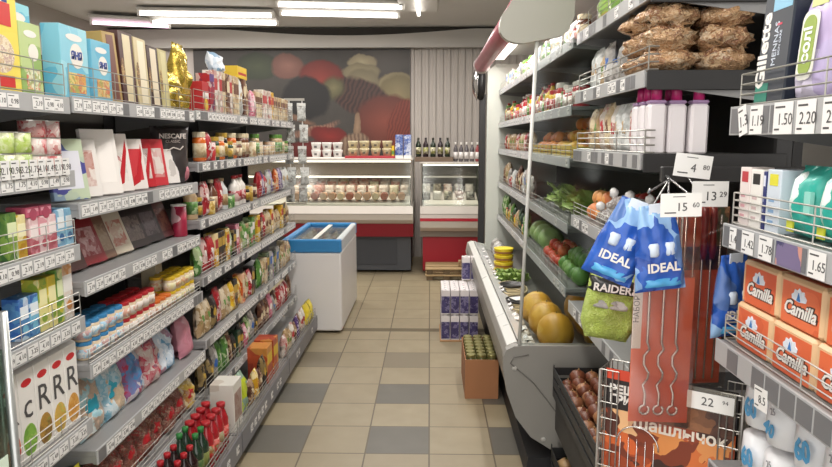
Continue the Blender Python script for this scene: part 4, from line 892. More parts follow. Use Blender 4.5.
# display goods in the wide counter
rnd = random.Random(8); n = 0
def f_sausage(c, c2):
    def fn():
        m = MB(); m.smooth = True; m.T = Matrix.Rotation(PI / 2, 4, 'X'); m.lathe([(.02, -.07), (.044, -.065), (.047, .05), (.03, .075)], 12, c=(0, .047)); o = m.obj('sausage', c)
        m = MB(); m.T = Matrix.Rotation(PI / 2, 4, 'X'); m.lathe([(.043, .068), (.041, .078)], 12, c=(0, .047)); m.obj('cut_face', c2, o); return o
    return fn
SC = [('#a87a5c', '#c9a084'), ('#b58a6a', '#d8b498'), ('#8a4a3a', '#b5705c'), ('#c9ae8c', '#e0c8a8')]
for i in range(13):
    c1, c2 = SC[(i * 7) % 4]; P1(f_sausage(M(c1, .4), M(c2, .5)), 's' + c1, (-1.60 + i * .105, 8.03, .902), f'cut sausage end in the front row of the wide counter, {ordw(i)} from left', 'sausage', group='sausages in the deli counter')
for rr, (yy, zz) in enumerate(((8.26, .946), (8.42, .98), (8.58, 1.012))):
    for i in range(11):
        x = -1.66 + i * .135; k = rnd.choice([0, 0, 1, 2, 3])
        P1(f_bag('deli_pack', .12, .07, .12, [PK(['#e2d6cc', '#d8c0b0', '#efe8e0'], 24, bump=.3), M('#e6ded6', .4), PK(['#c98a7a', '#e2d0c4', '#a85a4a'], 26, bump=.2), PK(['#e0d6b8', '#c9b48a', '#efe8d8'], 24)][k], None, k), f'deli{k}', (x + .01 * rr, yy, zz), f'wrapped deli pack in the wide counter, {["front", "middle", "back"][rr]} row, {ordw(i)} from left', 'deli pack', rz=-PI / 2, group='wrapped packs in the wide counter')
for i in range(10):
    k = i % 4
    P1(f_bag('deli_pack', .11, .06, .11, [PK(['#8a847e', '#4a4442', '#d8d4ce'], 24, bump=.3), M('#d6d0ca', .4), PK(['#3a3634', '#c9c0a8', '#7a6a4a'], 22), PK(['#b08a7a', '#e0d8d0', '#6a4a44'], 22)][k], None, k), f'deliB{k}', (-.045 + (i % 5) * .135, [8.1, 8.4][i // 5], [.895, .965][i // 5]), f'dark wrapped pack in the narrow counter, {["front", "back"][i // 5]} row, {ordw(i % 5)} from left', 'deli pack', rz=-PI / 2, group='packs in the narrow counter')
# pallets
pal = empty('pallet', (.2, 7.80, 0)); PW = M('#b59a72', .65, name='pallet_wood')
for lv in (0, 1):
    z0 = lv * .075
    for yy in (-.17, 0, .17): MB().box(-.25, .25, yy - .045, yy + .045, z0 + .05, z0 + .068, .002).obj('deck_board', PW, pal)
    for xx in (-.2, 0, .2): MB().box(xx - .035, xx + .035, -.2, .2, z0 + .0 + (.001 if lv == 0 else -.007 + .007), z0 + .049, .002).obj('bearer', M('#6e5b44', .7), pal)
tag(pal, 'two low wooden pallets stacked in front of the red counter', 'pallet')
o = MB().box(-.05, .05, -.035, .035, 0, .07, .004).obj('small_crate', PK(['#b59a72', '#8a6a4a', '#a8323a'], 20)); tag(put(o, (.39, 7.75, .144)), 'small brown box on the right end of the pallets', 'box')
# milk cartons on the floor
def f_milk():
    o = MB().box(-.035, .035, -.035, .035, 0, .2, .002).obj('milk_carton', M('#dcd6d6', .4))
    MB().box(.035, .0358, -.033, .033, .01, .15).obj('purple_panel', PK(['#352c58', '#463f70', '#8f88a8'], 34), o)
    MB().box(-.0358, -.035, -.033, .033, .01, .15).obj('purple_panel', PK(['#352c58', '#463f70', '#8f88a8'], 34), o)
    MB().box(-.033, .033, -.0358, -.035, .01, .15).obj('purple_panel', PK(['#352c58', '#463f70', '#8f88a8'], 34), o)
    m = MB(); m.lathe([(.012, .2), (.012, .208), (.01, .21)], 10, c=(.012, 0)); m.obj('cap', M('#e6e2e2', .4), o); return o
for lv in range(2):
    for i in range(4 if lv == 0 else 4):
        for j in range(6 if lv == 0 else 5):
            P1(f_milk, 'milk', (.13 + i * .076, 5.27 + j * .076 + lv * .0, .012 + lv * .212), f'white and purple milk carton, {["bottom", "top"][lv]} layer, row {ordw(j)} from front, {ordw(i)} from left', 'milk carton', rz=-PI / 2, group='milk cartons stacked on the floor')
for i in range(3): P1(f_milk, 'milk', (.31 + i * .076, 5.60, .437), f'milk carton standing on top of the stack, {ordw(i)} from left', 'milk carton', rz=-PI / 2, group='milk cartons on top of the stack')
o = MB().box(-.16, .16, -.24, .24, 0, .011, .002).obj('cardboard_sheet', M('#a8825c', .7)); tag(put(o, (.245, 5.46, 0)), 'brown cardboard sheet under the milk carton stack', 'cardboard sheet')
# cardboard box of jars
bxr = empty('cardboard_box', (.33, 4.27, 0)); CB = M('#a5714c', .7, name='cardboard'); CB2 = M('#94623f', .7)
MB().box(-.105, .105, -.245, -.24, 0, .255).obj('front_side', CB, bxr); MB().box(-.105, .105, .24, .245, 0, .255).obj('back_side', CB, bxr)
MB().box(-.105, -.1, -.24, .24, 0, .255).obj('left_side', CB2, bxr); MB().box(.1, .105, -.24, .24, 0, .255).obj('right_side', CB2, bxr); MB().box(-.1, .1, -.24, .24, .002, .008).obj('bottom', CB, bxr)
tag(bxr, 'open brown cardboard box of jars on the floor by the produce case', 'cardboard box')
for j in range(7):
    for i in range(3): P1(f_jar('pickle_jar', .031, .135, M('#5c5a32', .2, coat=.4), M('#8a8452', .35, metal=.5), PK(['#6a6a3a', '#c9c090'], 30), .14), 'pickle', (.33 - .066 + i * .066, 4.27 - .2 + j * .066, .144), f'pickle jar in the cardboard box, row {ordw(j)} from front, {["left", "middle", "right"][i]}', 'jar', group='jars in the cardboard box')
o = MB().box(-.098, .098, -.238, .238, 0, .13, .002).obj('lower_carton_layer', M('#7a5a40', .7)); tag(put(o, (.33, 4.27, .0085)), 'closed inner carton layer under the pickle jars in the cardboard box', 'carton')
# ================================================================ right: produce case contents
XR = RX + .02
czt = [z + .0395 for z in CZ]
def f_fruit(name, r, c, sx=1, sz=1, stem='#5a6a3a', amp=.03, seed=1):
    def fn():
        m = MB(); m.smooth = True; m.blob((0, 0, r * sz), r * sx, r, r * sz, 12, 9, amp, seed); o = m.obj(name, PK([c[0], c[0], c[1]], 9, rough=.4, smooth=True))
        m = MB(); m.tube([(0, 0, 2 * r * sz - .004), (.003, .002, 2 * r * sz + .008)], .003, 5); m.obj('stem', M(stem, .6), o); return o
    return fn
def f_leafy(r, c1, c2, seed):
    def fn():
        rnd = random.Random(seed); m = MB(); m.smooth = True
        for k in range(16):
            a = rnd.random() * 2 * PI; t = rnd.uniform(.05, 1.05); L_ = r * rnd.uniform(.8, 1.15); vs = []; fs = []; q = 5
            for i in range(q + 1):
                u = i / q
                for j in range(-2, 3):
                    wd = r * .42 * math.sin(PI * min(1, .2 + u * .75)) * j / 2; bend = t + u * .5
                    x = L_ * u * math.sin(bend); z = L_ * u * math.cos(bend) + .012 * math.sin(j * 2.1 + i * 1.7) + abs(j) * .008
                    vs.append((x * math.cos(a) - wd * math.sin(a), x * math.sin(a) + wd * math.cos(a), max(.002, z + .02)))
            for i in range(q):
                for j in range(4): p_ = i * 5 + j; fs.append((p_, p_ + 1, p_ + 6, p_ + 5))
            m._add(vs, fs)
        o = m.obj('lettuce', PK([c1, c2, c1], 26, rough=.5, bump=.3))
        m = MB(); m.smooth = True; m.blob((0, 0, r * .3), r * .35, r * .35, r * .28, 10, 7, .05); m.obj('heart', M('#b9c98a', .5), o); return o
    return fn
def crate(name, x0, x1, y0, y1, z, h, c, label, group=None, slats=True):
    r = empty(name, ((x0 + x1) / 2, (y0 + y1) / 2, z)); a, b = (x1 - x0) / 2, (y1 - y0) / 2; m_ = M(c, .5)
    MB().box(-a + .004, a - .004, -b + .004, b - .004, 0, .006).obj('crate_floor', m_, r)
    for nm, q in (('front_side', (-a, -a + .004, -b, b)), ('back_side', (a - .004, a, -b, b)), ('near_side', (-a + .004, a - .004, -b, -b + .004)), ('far_side', (-a + .004, a - .004, b - .004, b))):
        m = MB(); k = 3
        for i in range(k): m.box(q[0], q[1], q[2], q[3], h * i / k, h * (i + .72) / k)
        for yy in (q[2], q[3] - .01): m.box(q[0], q[1], max(q[2], yy), min(q[3], yy + .01), 0, h) if q[3] - q[2] > .02 else None
        m.obj(nm, m_, r)
    return tag(r, label, 'crate', group)
_pr = [0]
def pile(fn, key, x0, x1, y0, y1, z, r, label, cat, group, layers=2, seed=1, cols=None):
    """fruit in layers, staggered; every fruit an object"""
    rnd = random.Random(seed); n = 0; st = r * 2.04
    for lv in range(layers):
        ix = max(1, int((x1 - x0 - lv * r) / st)); iy = max(1, int((y1 - y0 - lv * r) / st))
        for i in range(ix):
            for j in range(iy):
                jx, jy, sc_ = rnd.uniform(-.22, .22) * r, rnd.uniform(-.22, .22) * r, rnd.uniform(.84, 1.06)
                _o = P1(fn, key, (x0 + r + lv * r * .9 + i * st + jx, y0 + r + lv * r * .9 + j * st + jy, z + lv * r * 1.45), f'{label}, {ordw(j)} from near end, {ordw(i)} deep, {["bottom", "top", "uppermost"][lv]} layer', cat, rz=rnd.random() * 6, group=group); _o.scale = (sc_, sc_, sc_); n += 1
# level 1 (second from top): small bottles and jars, level 0: jars
RMIX0 = [('jar', 'tan', 2, 2), ('carton', 'grey', 2, 2), ('jar', 'brown', 1, 1), ('packet', 'clear', 2, 2), ('tub', 'white', 2, 2)]
RMIX1 = [('jar', 'red', 3, 2), ('jar', 'yellow', 3, 2), ('jar', 'cream', 2, 2), ('bottle', 'red', 1, 2), ('jar', 'tan', 2, 1), ('bottle', 'yellow', 1, 1)]
RMIX2 = [('packet', 'red', 2, 1), ('packet', 'tan', 2, 2), ('tub', 'orange', 2, 2), ('packet', 'brown', 2, 2)]
RMIX3 = [('packet', 'brown', 2, 2), ('packet', 'tan', 2, 2), ('packet', 'grey', 2, 1), ('tub', 'red', 1, 1), ('packet', 'clear', 1, 2)]
RMIX4 = [('packet', 'green', 2, 2), ('packet', 'tan', 1, 2), ('packet', 'dark green', 1, 1), ('tub', 'yellow', 1, 1)]
CP = 'shelf of the produce case'
fill(-1, XR + .01, czt[0], 3.2, 6.25, .13, RMIX0, f'top {CP}', 81, 'jars on the top case shelf')
fill(-1, XR + .01, czt[1], 3.2, 6.25, .18, RMIX1, f'second {CP}', 82, 'jars on the second case shelf')
fill(-1, XR + .01, czt[2], 4.55, 6.25, .14, RMIX2, f'third {CP}', 83, 'packets on the third case shelf')
fill(-1, XR + .01, czt[3], 4.55, 6.25, .2, RMIX3, f'fourth {CP}', 84, 'packets on the fourth case shelf')
fill(-1, XR + .01, czt[4], 4.75, 6.25, .2, RMIX4, f'fifth {CP}', 85, 'packets on the fifth case shelf')
OR = f_fruit('orange', .036, ('#d8842c', '#c96a22'), seed=2); MG = f_fruit('mango', .042, ('#d9b23a', '#d88a3a'), sx=.9, sz=.85, seed=3)
crate('yellow_crate', .69, .98, 3.15, 3.82, czt[2], .06, '#d2b64a', 'low yellow plastic crate of mangoes on the third case shelf')
pile(MG, 'mango', .70, .96, 3.17, 3.80, czt[2] + .008, .042, 'yellow mango in the low yellow crate', 'mango', 'mangoes in the yellow crate', 2, 3)
crate('yellow_crate', .69, .98, 3.84, 4.5, czt[2], .06, '#c9a83a', 'farther low crate of oranges on the third case shelf')
pile(OR, 'orange', .70, .95, 3.86, 4.46, czt[2] + .008, .036, 'orange in the farther low crate', 'orange', 'oranges in the far crate', 2, 4)
for i in range(6): P1(OR, 'orange', (.80 + (i % 2) * .08, 3.28 + (i // 2) * .14, czt[2] + .008 + .125), f'orange lying on the mangoes, {ordw(i)} from near end', 'orange', group='oranges on the mangoes')
for i in range(4):
    P1(f_leafy(.135, '#9ab562', '#bccb84', 3 + i % 2), f'lett{i % 2}', (.775, 3.24 + i * .22, czt[3]), f'head of green lettuce on the fourth case shelf, {ordw(i)} from near end', 'lettuce', group='lettuces on the case shelf')
for i in range(4): P1(f_leafy(.09, '#4f6a34', '#6a8a44', 7), 'herb', (.95, 3.2 + i * .22, czt[3]), f'dark green leafy bunch behind the lettuces, {ordw(i)} from near end', 'herbs', group='dark green bunches')
TOM = f_fruit('tomato', .036, ('#c0402c', '#cf6a44'), sz=.85, stem='#3f6a2a', seed=5); CUC = f_fruit('green_pepper', .042, ('#5f8f44', '#7fa85a'), sz=1.1, amp=.08, seed=6); WM = f_fruit('watermelon', .11, ('#3f6434', '#6f9450'), amp=.02, seed=7)
CAB = f_fruit('cabbage', .085, ('#8aa868', '#a9c488'), sz=.9, amp=.04, seed=8)
for i in range(3): P1(CAB, 'cabbage', (.77, 4.2 + i * .18, czt[4]), f'pale green cabbage on the fifth case shelf, {ordw(i)} from near end', 'cabbage', group='cabbages')
pile(TOM, 'tomato', .69, .92, 3.62, 4.08, czt[4], .036, 'red tomato on the fifth case shelf', 'tomato', 'tomatoes in the case', 2, 6)
pile(CUC, 'gpep', .69, .93, 3.14, 3.58, czt[4], .042, 'green pepper on the fifth case shelf', 'green pepper', 'green peppers in the case', 2, 7)
# deck of the case
dz = .572
MEL = f_fruit('melon', .11, ('#cf9a30', '#dcae48'), sx=.85, sz=.9, stem='#8a7a4a', amp=.012, seed=9)
for i, (x, y) in enumerate([(.628, 3.225), (.62, 3.46), (.61, 3.695)]): P1(MEL, 'melon', (x, y, dz), f'large golden yellow melon on the case deck, {ordw(i)} from near end', 'melon', group='golden melons')
for i in range(3): P1(MEL, 'melon', (.86, 3.25 + i * .235, dz), f'golden melon in the back row of the case deck, {ordw(i)} from near end', 'melon', group='golden melons behind')
def basket(x, y, w, L, label):
    r = empty('wicker_basket', (x, y, dz)); m = MB(); m.smooth = True
    for k in range(4):
        z = .008 + k * .015; q = 1 + k * .04; m.tube([(w * q * math.cos(a) * .5, L * q * math.sin(a) * .5, z) for a in [2 * PI * i / 20 for i in range(20)]], .006, 5, closed=True)
    m.obj('woven_side', M('#c4b48c', .7), r)
    m = MB(); m.lathe([(.46, .0), (.46, .005)], 20); m.T = None
    m.v = [(a * w, b * L, c) for a, b, c in m.v]; m.obj('basket_floor', M('#a89870', .7), r)
    return tag(r, label, 'basket')
basket(.55, 4.0, .17, .3, 'pale wicker basket on the case deck behind the melons'); basket(.56, 4.44, .18, .36, 'second pale wicker basket farther along the case deck'); 
for i in range(2):
    m = MB(); m.smooth = True; m.lathe([(.02, 0), (.075, .003), (.085, .02), (.08, .021), (.07, .007), (.01, .006)], 18); o = m.obj('black_bowl', M('#2a2826', .4)); tag(put(o, (.55 + .01 * i, 4.0 + i * .44, dz + .062)), ['black round bowl resting on the nearer wicker basket', 'black round bowl resting on the farther wicker basket'][i], 'bowl')
MB().box(-.04, .04, -.03, .03, 0, .003)
o = MB().box(-.045, .045, -.04, .04, 0, .002).obj('white_card', WHT); tag(put(o, (.55, 4.0, dz + .0845), .4), 'small white card lying on the nearer black bowl', 'card')
def f_net():
    m = MB(); m.smooth = True
    for k in range(6): m.blob((.02 * (k % 2) - .01, (k // 2) * .045 - .045, .022 + .018 * (k % 2)), .024, .024, .022, 8, 6, .04, k)
    o = m.obj('garlic_bag', M('#d8d0c4', .5)); MB().box(-.02, .02, -.03, .03, .062, .066).obj('label', WHT, o); return o
for i in range(3): P1(f_net, 'garlic', (.495, 3.24 + i * .19, dz), f'small bag of white garlic along the case rail, {ordw(i)} from near end', 'garlic', group='garlic bags')
for i in range(4):
    m = MB(); m.smooth = True; m.lathe([(.062, 0), (.072, .03), (.075, .05), (.072, .052)], 18); fn = lambda: MB()
def f_ytub():
    m = MB(); m.smooth = True; m.lathe([(.062, 0), (.072, .03), (.074, .044)], 18); o = m.obj('yellow_tub', M('#dcc22c', .35)); m = MB(); m.lathe([(.077, .044), (.077, .052), (.07, .053)], 18); m.obj('lid', M('#e8d23a', .35), o)
    m = MB(); m.lathe([(.0725, .014), (.0745, .03)], 18); m.obj('brown_band', M('#9a6a3a', .4), o); return o
for i in range(4): P1(f_ytub, 'ytub', (.58, 5.15, dz + i * .0535), f'round yellow tub in the stack on the case deck, {ordw(i)} from bottom', 'tub', group='stack of yellow tubs')
for i in range(4): P1(f_leafy(.08, '#7f9a4a', '#a3b86a', 5), 'dlett', (.55 + .1 * (i % 2), 4.78 + .15 * (i // 2), dz), f'green leafy bunch beside the yellow tubs, {ordw(i)}', 'herbs', group='leafy bunches by the tubs')
for i in range(5): P1(f_bag('packet', .12, .1, .15, PK(CL['grey'], 14, bump=.3), None, 2), 'deckpk', (.62, 5.4 + i * .17, dz), f'grey packet at the far end of the case deck, {ordw(i)} from near end', 'packet', rz=PI, group='far deck packets')
# ================================================================ right dark ended rack
dzt = [z + .0455 for z in D_Z]; dzt[4] += .005
for i in range(5):
    P1(f_bag('green_packet', .13, .08, .24, PK(['#8aa84a', '#5f8a3c', '#c9cf8a', '#a87a4a'], 16, bump=.3), None, i % 2), f'gp{i % 2}', (XR + .07, 2.16 + i * .175, dzt[0]), f'green herb packet on the top right shelf, {ordw(i)} from near end', 'packet', rz=PI, group='green packets on the top right shelf')
NM = PK(['#c29c74', '#9a6f50', '#d8ba94', '#7a5040', '#e2ceb0'], 42, rough=.25, bump=.9)
def f_nutbag(seed):
    def fn():
        m = MB(); m.smooth = True; m.blob((0, 0, .040), .084, .094, .041, 22, 14, .2, seed, 3.2); o = m.obj('dried_fruit_bag', NM)
        m = MB(); m.smooth = True; m.blob((.055, .04, .05), .012, .016, .01, 8, 6, .2, seed); m.obj('knotted_top', M('#a8927a', .3), o); return o
    return fn
for j in range(2):
    for i in range(2):
        for lv in range(3):
            P1(f_nutbag(1 + (i + lv) % 3), f'nb{(i + lv) % 3}', (.745 + i * .165, 2.165 + j * .18, dzt[1] + lv * .067), f"clear bag of brown dried fruit and nuts, {['nearest', 'second'][j]} row, {['aisle side', 'wall side'][i]}, layer {['one', 'two', 'three', 'four'][lv]} from bottom", 'bag of dried fruit', rz=PI + .3 * (i - lv), group='bags of dried fruit and nuts') if True else None
dmix = [('packet', 'grey', 2, 1), ('packet', 'tan', 2, 2), ('packet', 'clear', 3, 2), ('tub', 'grey', 2, 1), ('tub', 'orange', .6, 1)]
fill(-1, XR + .02, dzt[1], 2.5, 3.0, .185, dmix, 'second shelf of the dark ended rack', 91, 'packets beside the nut bags')
fill(-1, XR + .02, dzt[2], 2.31, 3.0, .19, [('packet', 'cream', 3, 2), ('packet', 'white', 2, 1), ('packet', 'clear', 2, 2), ('packet', 'tan', 2, 1)], 'third shelf of the dark ended rack', 92, 'white and beige packets on the third right shelf', hmin=.9)
def f_shampoo():
    o = MB().box(-.022, .022, -.028, .028, 0, .155, .008).obj('white_bottle', M('#e4dedf', .35)); MB().box(-.022, .022, -.027, .027, .155, .166, .006).obj('lilac_shoulder', M('#a78ab0', .35), o)
    m = MB(); m.smooth = True; m.lathe([(.017, .166), (.016, .205), (.01, .213)], 12); m.obj('magenta_cap', M('#b52a6a', .3), o); return o
for i, (x, y) in enumerate([(.70, 2.11), (.765, 2.12), (.83, 2.11), (.70, 2.18), (.77, 2.19), (.70, 2.25)]):
    P1(f_shampoo, 'shampoo', (x, y, dzt[2]), f"white bottle with magenta cap, {['front row nearest the aisle', 'front row middle', 'front row nearest the wall', 'second row aisle side', 'second row wall side', 'rearmost by the packets'][i]}", 'bottle', rz=-PI / 2, group='white bottles with magenta caps')
# fourth shelf: peppers, apples and clear trays
APP = f_fruit('apple', .037, ('#8a2a26', '#b5543a'), seed=11); CAR = f_fruit('peach', .037, ('#cf7a4a', '#d89a5c'), seed=12)
pile(APP, 'apple', .80, .98, 2.15, 2.85, dzt[3], .037, 'dark red apple on the fourth right shelf', 'apple', 'apples on the right shelf', 2, 8)
pile(CAR, 'peach', .68, .80, 2.72, 3.0, dzt[3], .037, 'orange peach on the fourth right shelf', 'peach', 'peaches on the right shelf', 2, 9)
def f_cuts(seed):
    def fn():
        m = MB(); m.smooth = True; m.blob((0, 0, .036), .05, .072, .033, 12, 8, .15, seed, 4); o = m.obj('clear_bag', PK(['#c4c2c0', '#8a7f7a', '#e6e4e2', '#6a4a40'], 55, rough=.15, bump=.8)); m = MB(); m.smooth = True; m.blob((0, .05, .075), .015, .02, .02, 8, 6, .2, seed); m.obj('tied_top', M('#d8d6d4', .2), o); return o
    return fn
for i in range(4):
    for k in range(2): P1(f_cuts(i % 2 + 1), f'cut{i % 2}', (.735, 2.18 + i * .16 - .0, dzt[3] + k * .066), f'shiny clear bag on the fourth right shelf, {ordw(i)} from near end, {["lower", "upper"][k]} one', 'bag', rz=.4 * i, group='shiny clear bags') if not (i == 3 and k) else None
for i in range(4): P1(f_leafy(.11, '#7f9c44', '#a9bf62', 4), 'dl', (.80, 2.2 + i * .21, dzt[4]), f'head of lime green lettuce on the fifth right shelf, {ordw(i)} from near end', 'lettuce', group='lettuces on the fifth right shelf')
COC = f_fruit('brown_melon', .07, ('#a87a4a', '#b98e5a'), amp=.02, seed=14)
# floor crates with onions and potatoes
def f_onion(c1, c2): return f_fruit('onion', .035, (c1, c2), sz=.88, stem='#a8865a', seed=15)
for q, (x0, x1, y0, y1, z, h, lb) in enumerate([(.575, .98, 2.12, 2.98, .44, .15, 'upper black plastic crate of onions under the right shelves'), (.575, .98, 2.12, 2.98, .002, .2, 'lower black plastic crate of potatoes under the right shelves')]):
    crate('black_crate', x0, x1, y0, y1, z, h, '#2b2b2c', lb)
pile(f_onion('#6e3c28', '#9a6a48'), 'onion', .585, .97, 2.13, 2.96, .49, .036, 'brown onion in the upper black crate', 'onion', 'onions in the upper crate', 2, 5)
pile(f_fruit('potato', .042, ('#a38058', '#b8966a'), sx=.85, sz=.8, amp=.1, seed=16), 'potato', .585, .97, 2.13, 2.96, .12, .042, 'potato in the lower black crate', 'potato', 'potatoes in the lower crate', 2, 5)
for i in range(2):
    lg = MB(); 
o = MB().box(-.19, .19, -.42, .42, 0, .16, .004).obj('crate_stand', DARKM); tag(put(o, (.778, 2.55, .278)), 'black block stand between the two produce crates', 'stand')
# ================================================================ nearest right rack
ezt = [z + l + .0005 for z, l in E_Z]
def f_navy():
    o = MB().box(-.02, .02, -.058, .058, 0, .235, .003).obj('razor_box', M('#1c2430', .35))
    text_part('Gillette', .05, WHT, o, .0203, -.04, .11, bold=.0015, roll=PI / 2); text_part('MENNAS', .022, M('#c9d0dc', .4), o, .0203, .004, .12, roll=PI / 2); text_part('SKIN CARE', .010, M('#c9d0dc', .4), o, .0203, .02, .12, roll=PI / 2)
    MB().box(.02, .0206, -.02, .05, .185, .215).obj('pale_blue_panel', M('#7fb4cf', .4), o); MB().box(.02, .0206, -.055, -.005, .0, .045).obj('green_panel', M('#1f7a66', .4), o); MB().box(.02, .0207, .003, .02, .155, .159).obj('red_mark', M('#c92a4a', .4), o); return o
def f_wipes(c1, c2, oval):
    def fn():
        m = MB(); m.smooth = True; m.pillow(.115, .215, .055, 4, 12, 16, wr=.06, seal=.05, top=.9, bot=.95); o = m.obj('wipes_pack', PK(c1, 9, smooth=True, bump=.15))
        def rr(w, h, x, nm, mt, r=.018):
            pts = []
            for cx, cz, a0 in ((w - r, h - r, 0), (-w + r, h - r, 90), (-w + r, -h + r, 180), (w - r, -h + r, 270)):
                for k in range(5): a = math.radians(a0 + k * 22.5); pts.append((cx + r * math.cos(a), .1 + cz + r * math.sin(a)))
            MB().prism(pts, x, x + .001, 'x').obj(nm, mt, o)
        rr(.027, .062, .0305, 'flap', M('#dcdcd2', .4)); rr(.02, .053, .0318, 'oval_panel', M(oval, .4)); text_part('солі', .034, M('#eef0ea', .4), o, .0335, 0, .1, bold=.001, roll=PI / 2)
        MB().box(.022, .0235, -.02, .03, .17, .195).obj('upper_mark', M(c2, .4), o); return o
    return fn
P1(f_navy, 'navy', (XR + .025, 1.372, ezt[0]), 'navy blue box with white vertical lettering on the upper shelf at right', 'razor box', rz=PI, ry=-.06)
P1(f_wipes(['#b9a8cc', '#a898c4', '#cfc8dc'], '#c9cf8a', '#8aa03c'), 'wip1', (XR + .035, 1.252, ezt[0]), 'lilac pack of wet wipes with a green oval beside the navy box', 'wipes', rz=PI, ry=-.08)
P1(f_wipes(['#d9dccb', '#c9d4c0', '#e6e2d2'], '#4f86c4', '#b5b9b0'), 'wip2', (XR + .035, 1.134, ezt[0]), 'cream pack of wet wipes with grey oval at the right picture edge', 'wipes', rz=PI, ry=-.08)
P1(f_wipes(['#b9a8cc', '#a898c4', '#cfc8dc'], '#c9cf8a', '#8aa03c'), 'wip1', (XR + .035, 1.016, ezt[0]), 'lilac wet wipes pack beyond the cream one, at the very edge', 'wipes', rz=PI, ry=-.08)
e1 = ezt[1]
def f_smallbox(c, w, h, band, mark):
    def fn():
        o = MB().box(-.025, .025, -w / 2, w / 2, 0, h, .0015).obj('care_box', M(c, .4))
        MB().box(.025, .0256, -w * .3, w * .3, h * .75, h * .93).obj('top_mark', M(band, .4), o)
        for k in range(3): MB().box(.025, .0256, -w * .3, w * .1, h * (.15 + .17 * k), h * (.2 + .17 * k)).obj('print_line', M(mark, .4), o)
        return o
    return fn
y = 1.475
for i, (c, w_, h_, b_, mk, lb) in enumerate([('#e0d4d0', .045, .125, '#b5303a', '#d09aa0', 'white and pink small box at the far end of the cotton pad shelf'), ('#e6e2dc', .048, .122, '#1e1c1c', '#c9b0b0', 'white small box with black mark on the cotton pad shelf'), ('#27306a', .012, .12, '#d8dcea', '#8a90b0', 'very thin navy box between white and yellow boxes'), ('#c9d2dc', .052, .125, '#d8d23a', '#7fa0c4', 'pale box with yellow top beside the teal packs')]):
    P1(f_smallbox(c, w_, h_, b_, mk), f'cb{i}', (XR + .03, y - w_ / 2 - .012, e1), lb, 'box', rz=PI); y -= w_ + .004
def f_pads(c1):
    def fn():
        m = MB(); m.smooth = True; m.pillow(.105, .135, .07, 6, 10, 12, wr=.1, seal=.08, top=.95, bot=.98); o = m.obj('pad_pack', M(c1, .35, coat=.2))
        m = MB(); m.smooth = True; m.blob((.012, -.018, .07), .03, .022, .055, 10, 8, .05, 2); m.obj('white_window', PK(['#dfe6e2', '#9fd0c8', '#e9ece8'], 30), o)
        MB().box(.036, .039, -.03, -.008, .012, .035).obj('yellow_mark', M('#cfd23a', .4), o); MB().box(.03, .0375, .02, .04, .05, .09).obj('pale_mark', M('#8fd0c4', .4), o); return o
    return fn
for i in range(4): P1(f_pads('#2fa596'), 'pads', (XR + .045, y - .066 - i * .1, e1), f'teal pack of cotton pads on the right shelf, {ordw(i)} from the small boxes', 'cotton pads', rz=PI, group='teal packs of pads')
def f_napkins():
    o = MB().box(-.07, .07, -.074, .074, 0, .094, .006).obj('napkin_pack', M('#d9b48a', .4, name='napkin_cream'))
    MB().box(.07, .0707, -.06, .066, .004, .084, 0).obj('orange_panel', PK(['#dd6a42', '#e2754c', '#d5623c'], 12, smooth=True), o)
    MB().box(-.06, .06, -.066, .066, .094, .0945).obj('orange_panel', M('#dd6a42', .4), o)
    text_part('Camilla', .036, M('#40261c', .4), o, .0709, .004, .036, bold=.0032, shear=.3); text_part('Camilla', .036, WHT, o, .0722, .004, .036, bold=.0008, shear=.3)
    m = MB()
    for k in range(5):
        a = math.radians(18 + k * 36); c_, s_ = math.cos(a), math.sin(a)
        m.prism([(0, .052), (.022 * c_ - .006 * s_, .055 + .022 * s_ * .8 + .006 * c_), (.026 * c_, .055 + .026 * s_ * .9), (.022 * c_ + .006 * s_, .055 + .022 * s_ * .8 - .006 * c_)][::-1], .071, .0724, 'x')
    m.obj('flower_emblem', M('#dfe6f0', .4), o)
    m = MB(); m.prism([(-.006, .054), (0, .07), (.006, .054)][::-1], .0722, .0734, 'x'); m.obj('flower_centre', M('#3a78b8', .4), o); return o
for lv in range(2):
    for i in range(3): P1(f_napkins, 'napkin', (XR + .078 + .006 * lv, 1.372 - i * .152 - .006 * lv, ezt[2] + lv * .0952), f'orange napkin pack with flower logo, {["lower", "upper"][lv]} row, {ordw(i)} from far end', 'napkins', rz=PI, group='orange napkin packs')
def f_rolls(seed):
    def fn():
        m = MB(); m.smooth = True
        for k in range(4): m.lathe([(.03, .002), (.046, .008), (.049, .05), (.046, .094), (.03, .1)], 14, c=((k % 2 - .5) * .092, (k // 2 - .5) * .094), wob=.03)
        m.box(-.06, .06, -.06, .06, .02, .09, .01); o = m.obj('toilet_roll_pack', M('#e2e2e4', .35, coat=.2))
        text_part('60', .055, M('#4f9ac8', .4), o, .0965, -.03, .05, bold=.002, spacing=.9, roll=.2); text_part('40', .04, M('#4f9ac8', .4), o, .0965, .05, .04, bold=.0015, roll=-.2); text_part('25', .02, M('#8a8a90', .4), o, .0965, .06, .08, roll=.3)
        return o
    return fn
for lv in range(2):
    for i in range(3): P1(f_rolls(3 + i % 2), f'roll{i % 2}', (XR + .115 - .0 * lv, 1.345 - i * .2, ezt[3] + lv * .112), f'pack of white toilet rolls with blue numbers, {["lower", "upper"][lv]} row, {ordw(i)} from far end', 'toilet rolls', rz=PI, group='toilet roll packs')
